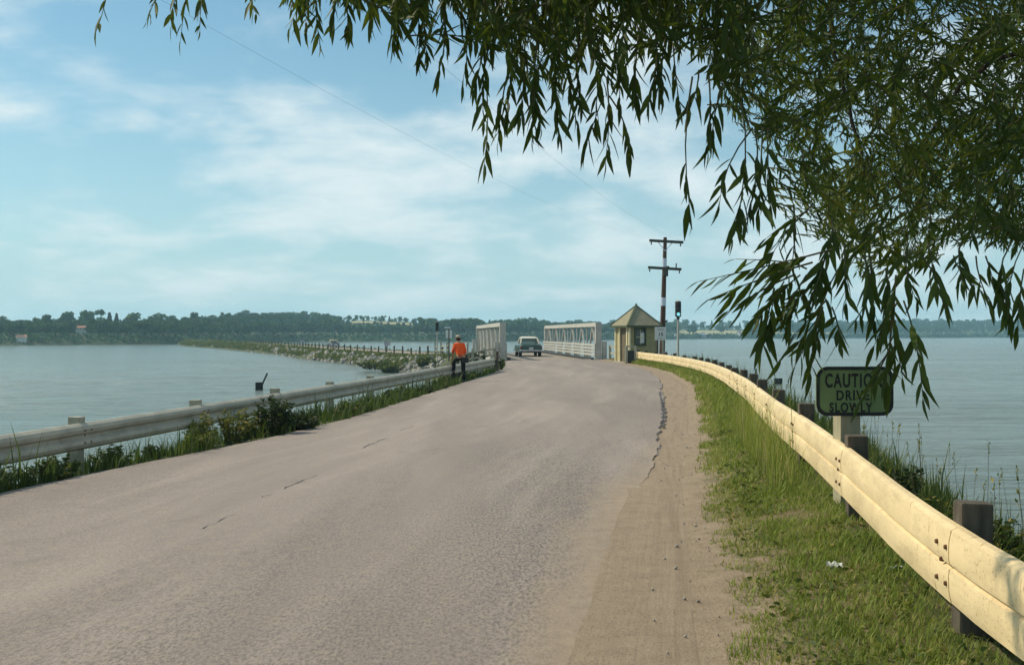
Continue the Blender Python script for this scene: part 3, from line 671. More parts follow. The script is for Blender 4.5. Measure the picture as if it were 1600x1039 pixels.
# ------------------------------------------------------------------ guardrails
def rail_profile(H, deep=False):
    if deep: return [(-.004,-.5*H),(.012,-.49*H),(.066,-.40*H),(.082,-.27*H),(.070,-.14*H),(.020,-.04*H),(.020,.04*H),(.070,.14*H),(.082,.27*H),(.066,.40*H),(.012,.49*H),(-.004,.5*H)]
    return [(-.022,-.5*H),(.006,-.494*H),(.034,-.458*H),(.046,-.31*H),(.048,-.12*H),(.043,-.034*H),(.020,-.008*H),(.020,.008*H),(.043,.034*H),(.048,.12*H),(.046,.31*H),(.034,.458*H),(.006,.494*H),(-.022,.5*H)]
def guardrail(name, fx, fz, y0, y1, side, H, step, post_mat, beam_mat, postw, label, rise, group=None, postdrop=.75, bolt_ymax=30):
    """side = +1: the traffic face looks to -X (rail on the right); -1: it looks to +X"""
    e = empty(name, (float(fx(y0)), y0, float(fz(y0))-.7), label=label, cat='guardrail')
    base = e.location.copy(); prof = rail_profile(H, side < 0)
    ys = [y0]; 
    while ys[-1] < y1:                                   # posts at equal arc length
        y = ys[-1]; sl_ = float((fx(y+.2)-fx(y-.2))/.4); ys.append(y+step/math.hypot(1, sl_))
    def frame(y):
        sl_ = float((fx(y+.15)-fx(y-.15))/.3); d = Vector((sl_, 1, 0)).normalized(); n = Vector((-d.y, d.x, 0))*(1 if side > 0 else -1)
        return Vector((float(fx(y)), y, float(fz(y)) - H/2)) - base, d, n
    for k, (a, b) in enumerate(zip(ys[:-1], ys[1:])):
        m = MB(); secs = []
        lap = .10; n_ = 7; wave = random.uniform(-.003, .003); dn = [random.gauss(0, .0022) for _ in range(9)]
        for j in range(n_+1):
            y = a - lap + (b-a+lap)*j/n_; c, d, n = frame(y); off = .004*(1-j/n_)
            bend = wave*math.sin(j/n_*PI) + (dn[j] if 0 < j < n_ else 0)
            fr = [c + n*(px_+off+bend) + Vector((0,0,pz)) for px_, pz in prof]; bk = [c + n*(px_+off+bend-.006) + Vector((0,0,pz)) for px_, pz in reversed(prof)]
            secs.append(fr+bk)
        m.loft(secs); bo = m.build('rail_beam', beam_mat, e, smooth=True); bo.data.set_sharp_from_angle(angle=math.radians(17))
        if a < bolt_ymax:
            c, d, n = frame(a+.02)
            for (dy, dz) in ((0, .035*H), (-.09, .23*H), (-.09, -.23*H), (.07, .23*H), (.07, -.23*H)):
                pn = np.interp(dz/H, [q[1]/H for q in prof], [q[0] for q in prof])
                p = c + d*dy + n*(pn+.004) + Vector((0,0,dz)); mm = MB(); mm.tube([p - n*.006, p + n*.012], [.016, .011], 7); mm.build('bolt', M['bolt'], bo)
    for k, y in enumerate(ys):
        c, d, n = frame(y); top = H/2 + rise*random.uniform(.7, 1.25); bot = -H/2-postdrop
        p = c - n*(postw[1]/2+.012); rot = Matrix((( n.x, d.x, 0),(n.y, d.y, 0),(0,0,1)))
        tl = Matrix.Rotation(random.uniform(-.03,.03), 3, 'X') @ Matrix.Rotation(random.uniform(-.03,.03), 3, 'Y')
        m = MB(); m.box(p + Vector((0,0,(top+bot)/2)), (postw[1], postw[0], top-bot), rot @ tl); m.build('post', post_mat, e, bevel=.012)
    return e
guardrail('guardrail', XR, ZRT, -.62, 62.5, 1, .40, 3.13, M['post_wood'], M['rail_cream'], (.15, .16), 'sunlit cream white guardrail on dark posts curving along the right verge', .11)
guardrail('guardrail', XLr, lambda y: np.interp(y, [0, 30, 52], [.60, .61, .66]), 3.5, 50.5, -1, .36, 3.8, M['post_white'], M['rail_grey'], (.15, .17), 'shaded grey guardrail with pale posts along the left road edge', .075, bolt_ymax=22)

# short white block with dark middle at the end of the right rail
e = empty('rail_end_marker', (6.95, 64.2, .05), label='short white marker with a dark middle at the far end of the cream guardrail', cat='marker')
for sx in (-.26, .26): m = MB(); m.box((sx, 0, .45), (.14, .14, 1.1)); m.build('post', M['post_white'], e, bevel=.01)
m = MB(); m.box((0, .02, .42), (.38, .06, .75)); m.build('panel', M['dark_steel'], e)
m = MB(); m.box((0, 0, 1.04), (.66, .16, .08)); m.build('cap', M['post_white'], e)
# end post of the left rail
e = empty('end_post', (-.72, 52.2, -.1), label='dark wooden post at the far end of the left guardrail', cat='post')
m = MB(); m.tube([(0,0,-.3),(0,0,.6),(.02,0,1.05)], [.085,.08,.075], 9); m.build('post', M['post_wood'], e, smooth=True)
m = MB(); m.tube([(.02,0,1.05),(.02,0,1.1)], [.085,.05], 9); m.build('cap', M['post_wood'], e)

# ------------------------------------------------------------------ caution sign
def text_mesh(body, size, ext=.0015, bold=.0, sx=1.0, spacing=1.0):
    c = bpy.data.curves.new('lettering', 'FONT'); c.body = body; c.size = size; c.align_x = 'CENTER'; c.align_y = 'CENTER'; c.extrude = ext; c.offset = bold
    c.space_character = spacing
    o = bpy.data.objects.new('lettering', c); COL.objects.link(o); bpy.context.view_layer.update()
    me = bpy.data.meshes.new_from_object(o.evaluated_get(bpy.context.evaluated_depsgraph_get())); bpy.data.objects.remove(o)
    me.transform(Matrix.Rotation(PI/2, 4, 'X') @ Matrix.Scale(sx, 4, Vector((1,0,0)))); return me
def rrect(w_, h_, r_, n=7):
    ps = []
    for (cx0, cz0, a0) in ((w_/2-r_, h_/2-r_, 0), (-w_/2+r_, h_/2-r_, PI/2), (-w_/2+r_, -h_/2+r_, PI), (w_/2-r_, -h_/2+r_, 1.5*PI)):
        for k in range(n): a = a0 + PI/2*k/(n-1); ps.append((cx0+r_*math.cos(a), cz0+r_*math.sin(a)))
    return ps
SY = 9.15; SXc = (1335-CX)/F_PX*SY; SZ = CAMZ - (611-HY)/F_PX*SY; sc_ = SY/F_PX
sg = empty('caution_sign', (SXc, SY, float(ground_z(SXc, SY))), .04, label='dark green CAUTION DRIVE SLOWLY sign on a wooden post behind the rail', cat='sign')
zc_ = SZ - sg.location.z; SW, SH = 122*sc_, 77*sc_
def plate(w_, h_, r_, y0, y1, name, mat, parent, hole=None):
    m = MB(); ps = rrect(w_, h_, r_)
    if hole:
        ho = rrect(*hole); n = len(ps)
        vs = [(x, y0, zc_+z) for x, z in ps]+[(x, y0, zc_+z) for x, z in ho]+[(x, y1, zc_+z) for x, z in ps]+[(x, y1, zc_+z) for x, z in ho]
        fs = []
        for k in range(n):
            j = (k+1)%n; fs += [(k, j, n+j, n+k), (2*n+k, 3*n+k, 3*n+j, 2*n+j), (k, 2*n+k, 2*n+j, j), (n+k, n+j, 3*n+j, 3*n+k)]
        m.add(vs, fs)
    else: m.loft([[(x, y0, zc_+z) for x, z in ps], [(x, y1, zc_+z) for x, z in ps]])
    return m.build(name, mat, parent)
pl = plate(SW, SH, .095, -.008, .008, 'panel', M['sign_green'], sg)
plate(SW, SH, .095, -.0145, -.0085, 'border', M['black_paint'], sg, (SW-.058, SH-.058, .07))
for tx_, x0, x1, y0, y1 in (('CAUTION', 1288, 1378, 583, 605.5), ('DRIVE', 1306, 1358, 609.5, 625.5), ('SLOWLY', 1295, 1363, 628.5, 644)):
    me = text_mesh(tx_, 1.0, .008, .032, 1.0, 1.2); co = np.array([v_.co[:] for v_ in me.vertices]); lo, hi = co.min(0), co.max(0)
    me.transform(Matrix.Diagonal(((x1-x0)*sc_/(hi[0]-lo[0]), .1, (y1-y0)*sc_/(hi[2]-lo[2]), 1)) @ Matrix.Translation(-Vector((lo+hi)/2)))
    link('lettering', me, M['black_paint'], pl, (((x0+x1)/2-1335)*sc_, -.0095, zc_-((y0+y1)/2-611)*sc_))
m = MB(); m.box((-5*sc_, .115, (zc_+SH*.2)/2-.2), (.17, .20, zc_+SH*.2+.4)); m.build('post', M['sign_post'], sg, bevel=.01)
for zz_ in (-.1, .1): m = MB(); m.tube([(-5*sc_, -.0085, zc_+zz_*1.3), (-5*sc_, -.016, zc_+zz_*1.3)], [.012, .009], 8); m.build('bolt', M['bolt'], sg)

# ------------------------------------------------------------------ hut
HYd = 67.0; HXd = (994-CX)/F_PX*HYd
hut = empty('bridge_hut', (HXd, HYd, .12), math.radians(20), label='small olive green bridge tender hut with pyramid roof', cat='hut')
hw, hd, hh = 1.80, 1.90, 2.25
for sx, sy, nm in ((0,-1,'front'), (1,0,'r'), (0,1,'b')):
    n_cl = 15
    if nm == 'front':
        wx0, wx1, wz0, wz1 = -.55, .12, 1.05, 1.95
        for k in range(n_cl):
            z0, z1 = k*hh/n_cl, (k+1)*hh/n_cl; zm = (z0+z1)/2
            spans = [(-hw/2, hw/2)] if not (wz0-.02 < zm < wz1+.02) else [(-hw/2, wx0), (wx1, hw/2)]
            for a, b in spans:
                m = MB(); m.add([(a,-hd/2-.022,z0),(b,-hd/2-.022,z0),(b,-hd/2-.002,z1),(a,-hd/2-.002,z1),(a,-hd/2+.03,z0),(b,-hd/2+.03,z0),(b,-hd/2+.03,z1),(a,-hd/2+.03,z1)], [(0,1,2,3),(5,4,7,6),(0,4,5,1),(3,2,6,7),(0,3,7,4),(1,5,6,2)]); m.build('board', M['hut_wall'], hut)
    else:
        m = MB(); m.box((sx*(hw/2-.02), sy*(hd/2-.02), hh/2), (hw-.08 if sy else .06, .06 if sy else hd-.08, hh)); m.build('wall', M['hut_wall'], hut)
# left face: door opening with pale trim and open door
m = MB(); m.box((-hw/2+.02, .64, hh/2), (.06, hd/2-.42, hh)); m.build('wall', M['hut_wall'], hut)
m = MB(); m.box((-hw/2+.02, -.86, hh/2), (.06, .30, hh)); m.build('wall', M['hut_wall'], hut)
for yy in (-.68, .36): m = MB(); m.box((-hw/2-.03, yy, 1.03), (.10, .12, 2.06)); m.build('door_frame', M['hut_trim'], hut)
m = MB(); m.box((-hw/2-.03, -.16, 2.12), (.10, 1.16, .12)); m.build('door_frame', M['hut_trim'], hut)
m = MB(); m.box((-hw/2+.06, -.16, 1.03), (.05, .90, 2.0)); dr = m.build('door', M['interior'], hut)
m = MB(); m.ball((-hw/2+.02, .2, 1.0), .035, 8, 6); m.build('knob', M['chrome'], dr)
for cx0 in (-1, 1):
    for cy0 in (-1, 1): m = MB(); m.box((cx0*(hw/2+.012), cy0*(hd/2+.012), hh/2), (.11, .11, hh)); m.build('corner_board', M['hut_trim' if cx0 < 0 else 'hut_wall'], hut)
wd = MB(); wd.box((-.215, -hd/2+.01, 1.5), (.62, .02, .86)); wd = wd.build('window', M['glass'], hut)
for (cx0, cz0, sx0, sz0) in ((-.55,1.5,.09,1.06),(.12,1.5,.09,1.06),(-.215,1.99,.76,.09),(-.215,1.02,.80,.08)):
    m = MB(); m.box((cx0, -hd/2-.045, cz0), (sx0, .06, sz0)); m.build('frame', M['hut_green'], wd)
m = MB(); m.box((-.215, -hd/2-.03, 1.5), (.04, .03, .88)); m.build('muntin', M['hut_trim'], wd)
m = MB(); m.box((-.215, -hd/2-.035, 1.5), (.58, .03, .04)); m.build('muntin', M['hut_trim'], wd)
m = MB(); m.box((-.06, -hd/2-.012, 1.45), (.24, .012, .62)); m.build('pane_light_patch', M['white_sign'], wd)  # white panel added to stand in for light showing in the panes
ov = .27; ze, za = hh-.06, hh+1.18; a_, b_ = hw/2+ov, hd/2+ov
roof = MB(); roof.add([(-a_,-b_,ze),(a_,-b_,ze),(a_,b_,ze),(-a_,b_,ze),(0,0,za)], [(0,1,4),(1,2,4),(2,3,4),(3,0,4),(3,2,1,0)]); roof = roof.build('roof', M['shingle'], hut)
for (p, q) in (((-a_,-b_),(a_,-b_)),((a_,-b_),(a_,b_)),((a_,b_),(-a_,b_)),((-a_,b_),(-a_,-b_))):
    m = MB(); m.bar((*p, ze-.045), (*q, ze-.045), .07, .10); m.build('fascia', M['hut_green'], roof)
    m = MB(); m.bar((*p, ze+.02), (0, 0, za+.02), .12, .03); m.build('hip_cap', M['hut_green'], roof)
m = MB(); m.ball((0,0,za+.06), .06, 8, 6); m.build('finial', M['hut_green'], roof)
m = MB(); m.box((0,0,-.05), (hw+.3, hd+.3, .14)); m.build('floor', M['concrete'], hut)

# ------------------------------------------------------------------ utility pole and wires
PY = 69.5; PXp = (1034-CX)/F_PX*PY; pz0 = float(ground_z(PXp, PY)); ppm = F_PX/PY
ztop = CAMZ + (HY-371)/ppm
up = empty('utility_pole', (PXp, PY, pz0), label='leaning brown wooden utility pole with two crossarms beside the hut', cat='utility pole')
lean = lambda z: (z/(ztop-pz0))*(.22)
H_ = ztop-pz0
m = MB(); m.tube([(lean(z), 0, z) for z in (-.5, 0, H_*.5, H_)], [.20, .19, .155, .11], 12); m.build('pole', M['pole'], up, smooth=True)
def zrow(py): return CAMZ + (HY-py)/ppm - pz0
arms = []
for py, x0, x1 in ((377.5, 1014, 1067), (419.5, 1012, 1064)):
    za_ = zrow(py); a = ((x0-1034)/ppm, -.17, za_+.05); b = ((x1-1034)/ppm, -.17, za_-.07); arms.append((a, b))
    m = MB(); m.bar(a, b, .13, .17); ao = m.build('crossarm', M['arm'], up, bevel=.012)
    for f in (.06, .92) if py < 400 else (.05, .94):
        p = Vector(a).lerp(Vector(b), f); m = MB(); m.tube([p+Vector((0,0,-.08)), p+Vector((0,0,-.2)), p+Vector((0,0,-.26))], [.025,.05,.03], 8); m.build('insulator', M['arm'], ao)
    if py < 400:
        for f in (.26, .68):
            p = Vector(a).lerp(Vector(b), f); m = MB(); m.bar(p + Vector((0,.03,-.06)), (lean(za_-.62), -.15, za_-.62), .03, .045); m.build('brace', M['band'], ao)
p = Vector(arms[1][0]).lerp(Vector(arms[1][1]), .84); m = MB(); m.tube([p+Vector((0,0,.05)), p+Vector((.02,0,.36))], [.035,.04], 8); m.build('insulator', M['arm'], up)
for y0, y1 in ((404, 421), (465, 478)):
    m = MB(); zs = (zrow(y1), zrow(y0)); m.tube([(lean(zs[0]),0,zs[0]), (lean(zs[1]),0,zs[1])], [.172 if y0 > 450 else .15, .168 if y0 > 450 else .146], 12); m.build('band', M['band'], up, smooth=True)
m = MB(); z_ = zrow(426); m.box((lean(z_)+.06, -.2, z_), (.30, .22, .5)); m.box((lean(z_)+.2, -.2, z_+.3), (.16, .18, .2)); m.build('switch_box', M['arm'], up, bevel=.02)
m = MB(); z_ = zrow(502); m.tube([(lean(z_)+.1, -.2, z_-.06), (lean(z_)+.26, -.2, z_+.05)], [.07,.05], 8); m.build('bracket', M['arm'], up)
def wire(a, b, sag, rad, label):
    a, b = Vector(a), Vector(b); pts = []
    for k in range(41):
        f = k/40; p = a.lerp(b, f); p.z -= sag*4*f*(1-f); pts.append(p)
    m = MB(); m.tube(pts, rad, 5); return m.build('overhead_wire', M['wire'], None, label=label, cat='wire')
A0 = up.location + Vector(arms[0][0]) + Vector((.12, 0, .12)); A1 = up.location + Vector(arms[0][1]) + Vector((-.15, 0, .12))
wire(A0, (-15.2, -14, 9.6), 1.6, .0019, 'thin overhead wire from the left end of the top crossarm')
wire(A1, (-11.6, -14, 10.6), 1.7, .0026, 'thin overhead wire from the right end of the top crossarm')

# ------------------------------------------------------------------ signals and small signs
def signal(px_, Y, ytop, head_py, label, lit, z0=None, facing=0.0):
    X = (px_-CX)/F_PX*Y; k = F_PX/Y; zt = CAMZ + (HY-ytop)/k; zh = CAMZ + (HY-head_py)/k
    z0 = float(ground_z(X, Y)) if z0 is None else z0
    e = empty('traffic_signal', (X, Y, z0), facing, label=label, cat='traffic light'); zt -= z0; zh -= z0
    m = MB(); m.tube([(0,0,-.4),(0,0,zh+.05)], [.06,.05], 10); m.build('pole', M['signal_pole'], e, smooth=True)
    m = MB(); m.tube([(0,0,zh-.14),(0,0,zh+.02)], [.085,.085], 10); m.build('collar', M['dark_steel'], e)
    m = MB(); hgt = zt-zh; m.box((0,0,(zt+zh)/2), (.30,.24,hgt)); hd_ = m.build('head', M['dark_steel'], e, bevel=.03)
    for k_ in range(3):
        zc0 = zt - hgt*(k_+.5)/3; m = MB(); m.tube([(0,-.121,zc0),(0,-.135,zc0)], [.095,.085], 14); m.build('lens', M['signal_lit'] if (k_ == 2 and lit) else M['signal_lens_dark'], hd_)
        m = MB(); secs = []
        for yy in (-.12, -.30):
            secs.append([(.115*math.cos(a), yy, zc0+.115*math.sin(a)) for a in np.linspace(-.2*PI, 1.2*PI, 12)])
        m.loft(secs, closed=False); m.build('visor', M['dark_steel'], hd_)
    m = MB(); m.tube([(0,0,zt),(0,0,zt+.06)], [.11,.04], 10); m.build('top_cap', M['signal_pole'], hd_)
    return e
signal(1059.5, 59, 471, 495, 'traffic signal with a lit green lens on a pale pole right of the hut', True)
signal(683, 112, 503, 516, 'dark traffic signal on a pale pole at the far left end of the bridge', False, z0=-.55)
# white sign before the pole
WY = 61.5; WX = (1032-CX)/F_PX*WY; kk_ = F_PX/WY; wz = float(ground_z(WX, WY))
ws = empty('limit_sign', (WX, WY, wz), label='white sign reading 15 on two legs in front of the utility pole', cat='sign')
zt, zb = CAMZ+(HY-511)/kk_-wz, CAMZ+(HY-531.5)/kk_-wz; wS = 17.5/kk_
m = MB(); m.box((0, 0, (zt+zb)/2), (wS, .025, zt-zb)); pn = m.build('panel', M['white_sign'], ws, bevel=.006)
link('lettering', text_mesh('15', .26, .001, .008, .95, 1.15), M['black_paint'], pn, (.01, -.0145, (zt+zb)/2-.05))
for zz_, w_ in ((.26, .40), (.19, .34), (-.26, .30)):
    m = MB(); m.box((0, -.0145, (zt+zb)/2+zz_), (w_, .003, .03)); m.build('faded_line', M['grey_print'], pn)
for sx, mt in ((-.17, 'post_wood'), (.16, 'post_white')):
    m = MB(); m.bar((sx, .075, -.4), (sx*.9, .075, zb+.3), .10, .10, up=(0,1,0)); m.build('leg', M[mt], ws)
# paired white panels on the far left bank
GY = 110; GX = (701.5-CX)/F_PX*GY
e = empty('twin_panel_sign', (GX, GY, -.5), label='two narrow white sign panels on one dark post beyond the bridge', cat='sign')
m = MB(); m.tube([(0,0,-.4),(0,0,2.8)], .07, 8); m.build('post', M['post_wood'], e)
for sx in (-.19, .19): m = MB(); m.box((sx, -.09, 2.3), (.24, .03, .8)); m.build('panel', M['white_sign'], e)
m = MB(); m.box((-.15, -.07, 2.95), (.6, .03, .12)); m.build('crosspiece', M['white_sign'], e)

# ------------------------------------------------------------------ cars
def car(name, loc, rz, body, top, label, twotone=True):
    """1950s sedan, length along y, front towards +y"""
    e = empty(name, loc, rz, label=label, cat='car')
    def sec(y, w_, zb, zs, zt, tw):     # body shell: half width, bottom, shoulder, top, top half width
        return [(-w_*.92, y, zb), (-w_, y, (zb+zs)/2), (-w_*.98, y, zs), (-tw, y, zt), (tw, y, zt), (w_*.98, y, zs), (w_, y, (zb+zs)/2), (w_*.92, y, zb)]
    m = MB(); m.loft([sec(-2.55,.78,.42,.72,.80,.70), sec(-2.45,.88,.34,.80,.93,.78), sec(-1.6,.94,.30,.86,1.0,.80), sec(-.9,.95,.30,.88,1.02,.80), sec(.9,.95,.30,.88,1.02,.80), sec(1.4,.94,.30,.88,1.03,.76), sec(2.3,.90,.32,.84,.96,.66), sec(2.5,.82,.40,.74,.84,.60)])
    bo = m.build('body', body, e, smooth=True, bevel=.03)
    def g(y, w_, z): return [(-w_, y, z), (w_, y, z)]
    # greenhouse: pillars + glass + roof
    m = MB(); m.loft([[(-.74,-1.45,1.0),(.74,-1.45,1.0),(.74,.95,1.02),(-.74,.95,1.02)], [(-.62,-1.02,1.42),(.62,-1.02,1.42),(.62,.42,1.44),(-.62,.42,1.44)]]); gl = m.build('window', M['car_glass'], e)
    for sx in (-1,1):
        for (a, b) in (((.75,-1.47,.99),(.63,-1.03,1.43)), ((.75,.97,1.0),(.63,.43,1.45)), ((.755,-.25,1.0),(.635,-.28,1.44))):
            m = MB(); m.bar((sx*a[0],a[1],a[2]), (sx*b[0],b[1],b[2]), .09, .09); m.build('pillar', top, e)
    m = MB(); m.loft([[(-.66,-1.08,1.42),(.66,-1.08,1.42),(.66,.46,1.44),(-.66,.46,1.44)], [(-.64,-1.0,1.50),(.64,-1.0,1.50),(.64,.36,1.52),(-.64,.36,1.52)], [(-.45,-.8,1.57),(.45,-.8,1.57),(.45,.15,1.58),(-.45,.15,1.58)]]); m.build('roof', top, e, smooth=True)
    for yy in (-2.62, 2.58):
        m = MB(); m.tube([(-.9,yy+(.14 if yy<0 else -.14),.47),(-.8,yy,.47),(.8,yy,.47),(.9,yy+(.14 if yy<0 else -.14),.47)], .075, 8); m.build('bumper', M['chrome'], e, smooth=True)
    for sx in (-1,1):
        m = MB(); m.tube([(sx*.80,-2.42,.72),(sx*.80,-2.56,.72)], [.085,.07], 10); m.build('tail_light', M['tail'], e)
        m = MB(); m.tube([(sx*.70,2.40,.70),(sx*.70,2.54,.70)], [.12,.10], 12); m.build('headlight', M['lamp'], e)
        for yy in (-1.55, 1.55):
            m = MB(); m.tube([(sx*.66,yy,.33),(sx*.70,yy,.33),(sx*.86,yy,.33),(sx*.89,yy,.33)], [.30,.34,.34,.30], 18); wh = m.build('wheel', M['tyre'], e, smooth=True)
            m = MB(); m.tube([(sx*.88,yy,.33),(sx*.905,yy,.33)], [.19,.12], 14); m.build('rim', M['chrome'], wh)
            m = MB(); m.tube([(sx*.90,yy-.0,.33),(sx*.962,yy,.33)], [.42,.40], 18, cap=False)
    m = MB(); m.box((0,-2.56,.64), (.34,.02,.16)); m.build('number_plate', M['white_sign'], e)
    m = MB(); m.box((0,2.52,.62), (1.0,.05,.2)); m.build('grille', M['chrome'], e)
    return e
CYd = 89.0
car('car', ((825-CX)/F_PX*CYd, CYd, .03), math.atan2(-BD.x, BD.y), M['car_green'], M['car_roof'], 'dark green sedan with cream roof seen from behind on the bridge')
pc, ac = cwat(np.interp(219, cy_, cs_), .6)
car('car', (pc.x, pc.y, pc.z+.015), ac+PI/2, M['car_navy'], M['car_tan'], 'distant dark car with tan roof coming along the causeway')

# causeway guard posts
_t = ['', 'twenty-', 'thirty-', 'forty-']; _o = ['first','second','third','fourth','fifth','sixth','seventh','eighth','ninth','tenth','eleventh','twelfth','thirteenth','fourteenth','fifteenth','sixteenth','seventeenth','eighteenth','nineteenth']
def ordw(n): return _o[n-1] if n < 20 else ({20:'twentieth',30:'thirtieth',40:'fortieth',50:'fiftieth'}[n] if n % 10 == 0 else ['','','twenty-','thirty-','forty-'][n//10] + _o[n%10-1])
k_ = 0
for s_ in np.arange(np.interp(119, cy_, cs_), np.interp(300, cy_, cs_), 4.6):
    for off in (-3.7,):
        p, a = cwat(s_, off); m = MB(); hgt = random.uniform(.95, 1.15)
        m.tube([(0,0,-.35),(0,0,hgt-.08),(0,0,hgt)], [.125,.115,.075], 8)
        o = m.build('guard_post', M['post_wood'], None, loc=(p.x, p.y, p.z-.05), label='dark guard post on the near causeway edge, %s counting from the bridge' % ordw(k_+1), cat='post', group='guard posts along the causeway'); o.rotation_euler = (random.uniform(-.05,.05), random.uniform(-.05,.05), 0); k_ += 1
for px_, wd_ in ((472, 1.0), (605, 1.0)):
    Yq = 232 if px_ == 472 else 176
    o = MB(); o.tube([(0,0,-.3),(0,0,1.4)], .06, 6); o.box((0,-.05,1.25), (wd_,.04,.7)); 
    e = empty('roadside_board', ((px_-CX)/F_PX*Yq, Yq, -1.0), label='small grey board beside the causeway, %s the distant car' % ('left of' if px_ == 472 else 'right of'), cat='sign')
    m = MB(); m.tube([(0,0,-.3),(0,0,1.6)], .06, 6); m.build('post', M['post_wood'], e)
    m = MB(); m.box((0,-.08,1.3), (wd_,.04,.62)); m.build('panel', M['barn_roof'], e)

# rocks of the embankment
def rock_mesh(seed):
    r = np.random.default_rng(seed); bm = bmesh.new(); bmesh.ops.create_icosphere(bm, subdivisions=1, radius=1)
    for v_ in bm.verts: v_.co *= r.uniform(.72, 1.15); v_.co.z *= .72
    me = bpy.data.meshes.new('rock'); bm.to_mesh(me); bm.free(); me.materials.append(M['rock']); return me
RK = [rock_mesh(s) for s in range(5)]; r6 = np.random.default_rng(6)
nrk = 0
for _ in range(295):
    s_ = np.interp(r6.triangular(116, 126, 300), cy_, cs_); f = r6.uniform(0, 1); off = -4.9 - 3.0*f
    p, a = cwat(s_, off); z = np.interp(-off, [4.3, 5.0, 6.2, 7.4, 10.5], [p.z-.06, p.z-.55, -1.9, -2.95, -4.2])
    o = bpy.data.objects.new('rock', RK[int(r6.integers(5))]); COL.objects.link(o); o.parent = embank
    sz = r6.uniform(.2, .55)*(1+max(0, p.y-160)/260); o.location = (p.x, p.y, z+sz*.15); o.scale = (sz*r6.uniform(.8,1.3), sz*r6.uniform(.8,1.3), sz); o.rotation_euler = tuple(r6.uniform(0, 6.28, 3))

# floats in the water
def wpt(px_, py_): Y = (CAMZ-WZ)*F_PX/(py_-HY); return (px_-CX)/F_PX*Y, Y, F_PX/Y
X, Y, k = wpt(405, 609)
e = empty('box_float', (X, Y, WZ), .2, label='black box float with a leaning staff on the left water', cat='float')
m = MB(); m.box((0,0,.2), (11.5/k, .7, 9.5/k+.35)); m.build('box', M['float'], e, bevel=.03)
m = MB(); m.bar((5/k, 0, 9/k), (12.5/k, 0, 26/k), .14, .10, up=(0,1,0)); m.build('staff', M['float'], e)
X, Y, k = wpt(1216, 600)
e = empty('box_float', (X, Y, WZ), -.15, label='low black twin box float on the right water left of the sign', cat='float')
for sx in (-3.2, 3.2): m = MB(); m.box((sx/k,0,.15), (5.6/k, .5, 8/k+.3)); m.build('box', M['float'], e, bevel=.03)
m = MB(); m.box((0,0,.12), (11/k,.3,.16)); m.build('crosspiece', M['float'], e)
X, Y, k = wpt(1181, 592)
e = empty('mooring_pile', (X, Y, WZ), 0, label='thin black pile standing in the right water', cat='pile')
m = MB(); m.tube([(0,0,-1),(0,0,10/k),(.02,0,15.5/k)], [.10,.10,.085], 9); m.build('pile', M['float'], e)
m = MB(); m.tube([(.02,0,15.5/k),(.02,0,16.2/k)], [.1,.05], 9); m.build('cap', M['float'], e)

# ------------------------------------------------------------------ the walker
def skin_mesh(name, verts, edges, radii, mat, root=0, sub=2):
    me = bpy.data.meshes.new(name); me.from_pydata(verts, edges, []); o = bpy.data.objects.new(name, me); COL.objects.link(o)
    o.modifiers.new('skin', 'SKIN'); 
    sv = me.skin_vertices
    if not sv: 
        bpy.context.view_layer.objects.active = o; bpy.ops.mesh.customdata_skin_add(); sv = me.skin_vertices
    for i_, r_ in enumerate(radii):
        sv[0].data[i_].radius = r_ if hasattr(r_, '__len__') else (r_, r_); sv[0].data[i_].use_root = (i_ == root)
    s_ = o.modifiers.new('sub', 'SUBSURF'); s_.levels = sub; s_.render_levels = sub
    bpy.context.view_layer.update()
    out = bpy.data.meshes.new_from_object(o.evaluated_get(bpy.context.evaluated_depsgraph_get())); bpy.data.objects.remove(o)
    out.materials.clear(); out.materials.append(mat); out.polygons.foreach_set('use_smooth', [True]*len(out.polygons)); return out
PYd = 40.8; PX_ = (720-CX)/F_PX*PYd; pz = float(ground_z(PX_, PYd))
PSC = 1.04
pe = empty('person', (PX_, PYd, pz+.03), .35, label='person in orange shirt, dark trousers and cap, one foot up on the left guardrail', cat='person')
pe.scale = (PSC, PSC, PSC)
# local: facing +y (away from the camera), +x right; raised left foot to -x / +y
J = dict(pel=(0,0,.90), wai=(-.01,.02,1.06), che=(-.03,.05,1.25), nek=(-.05,.08,1.43), hb=(-.055,.095,1.50), hc=(-.06,.11,1.585), ht=(-.06,.11,1.67),
         rsh=(.12,.05,1.37), rel=(.175,.02,1.12), rwr=(.17,.10,.89), lsh=(-.185,.09,1.36), lel=(-.235,.18,1.12), lwr=(-.20,.34,.95),
         rhi=(.085,0,.88), rkn=(.10,.02,.48), ran=(.11,-.03,.085), rto=(.13,.10,.04), lhi=(-.09,.02,.88), lkn=(-.15,.36,.74), lan=(-.16,.35,.36), lto=(-.17,.47,.33))
def sk_(name, chain, radii, mat, sub=2):
    names = []; edges = []
    for c in chain:
        for n_ in c:
            if n_ not in names: names.append(n_)
        edges += [(names.index(a), names.index(b)) for a, b in zip(c[:-1], c[1:])]
    return link(name, skin_mesh(name, [J[n_] for n_ in names], edges, [radii[n_] for n_ in names], mat, 0, sub), None, pe)
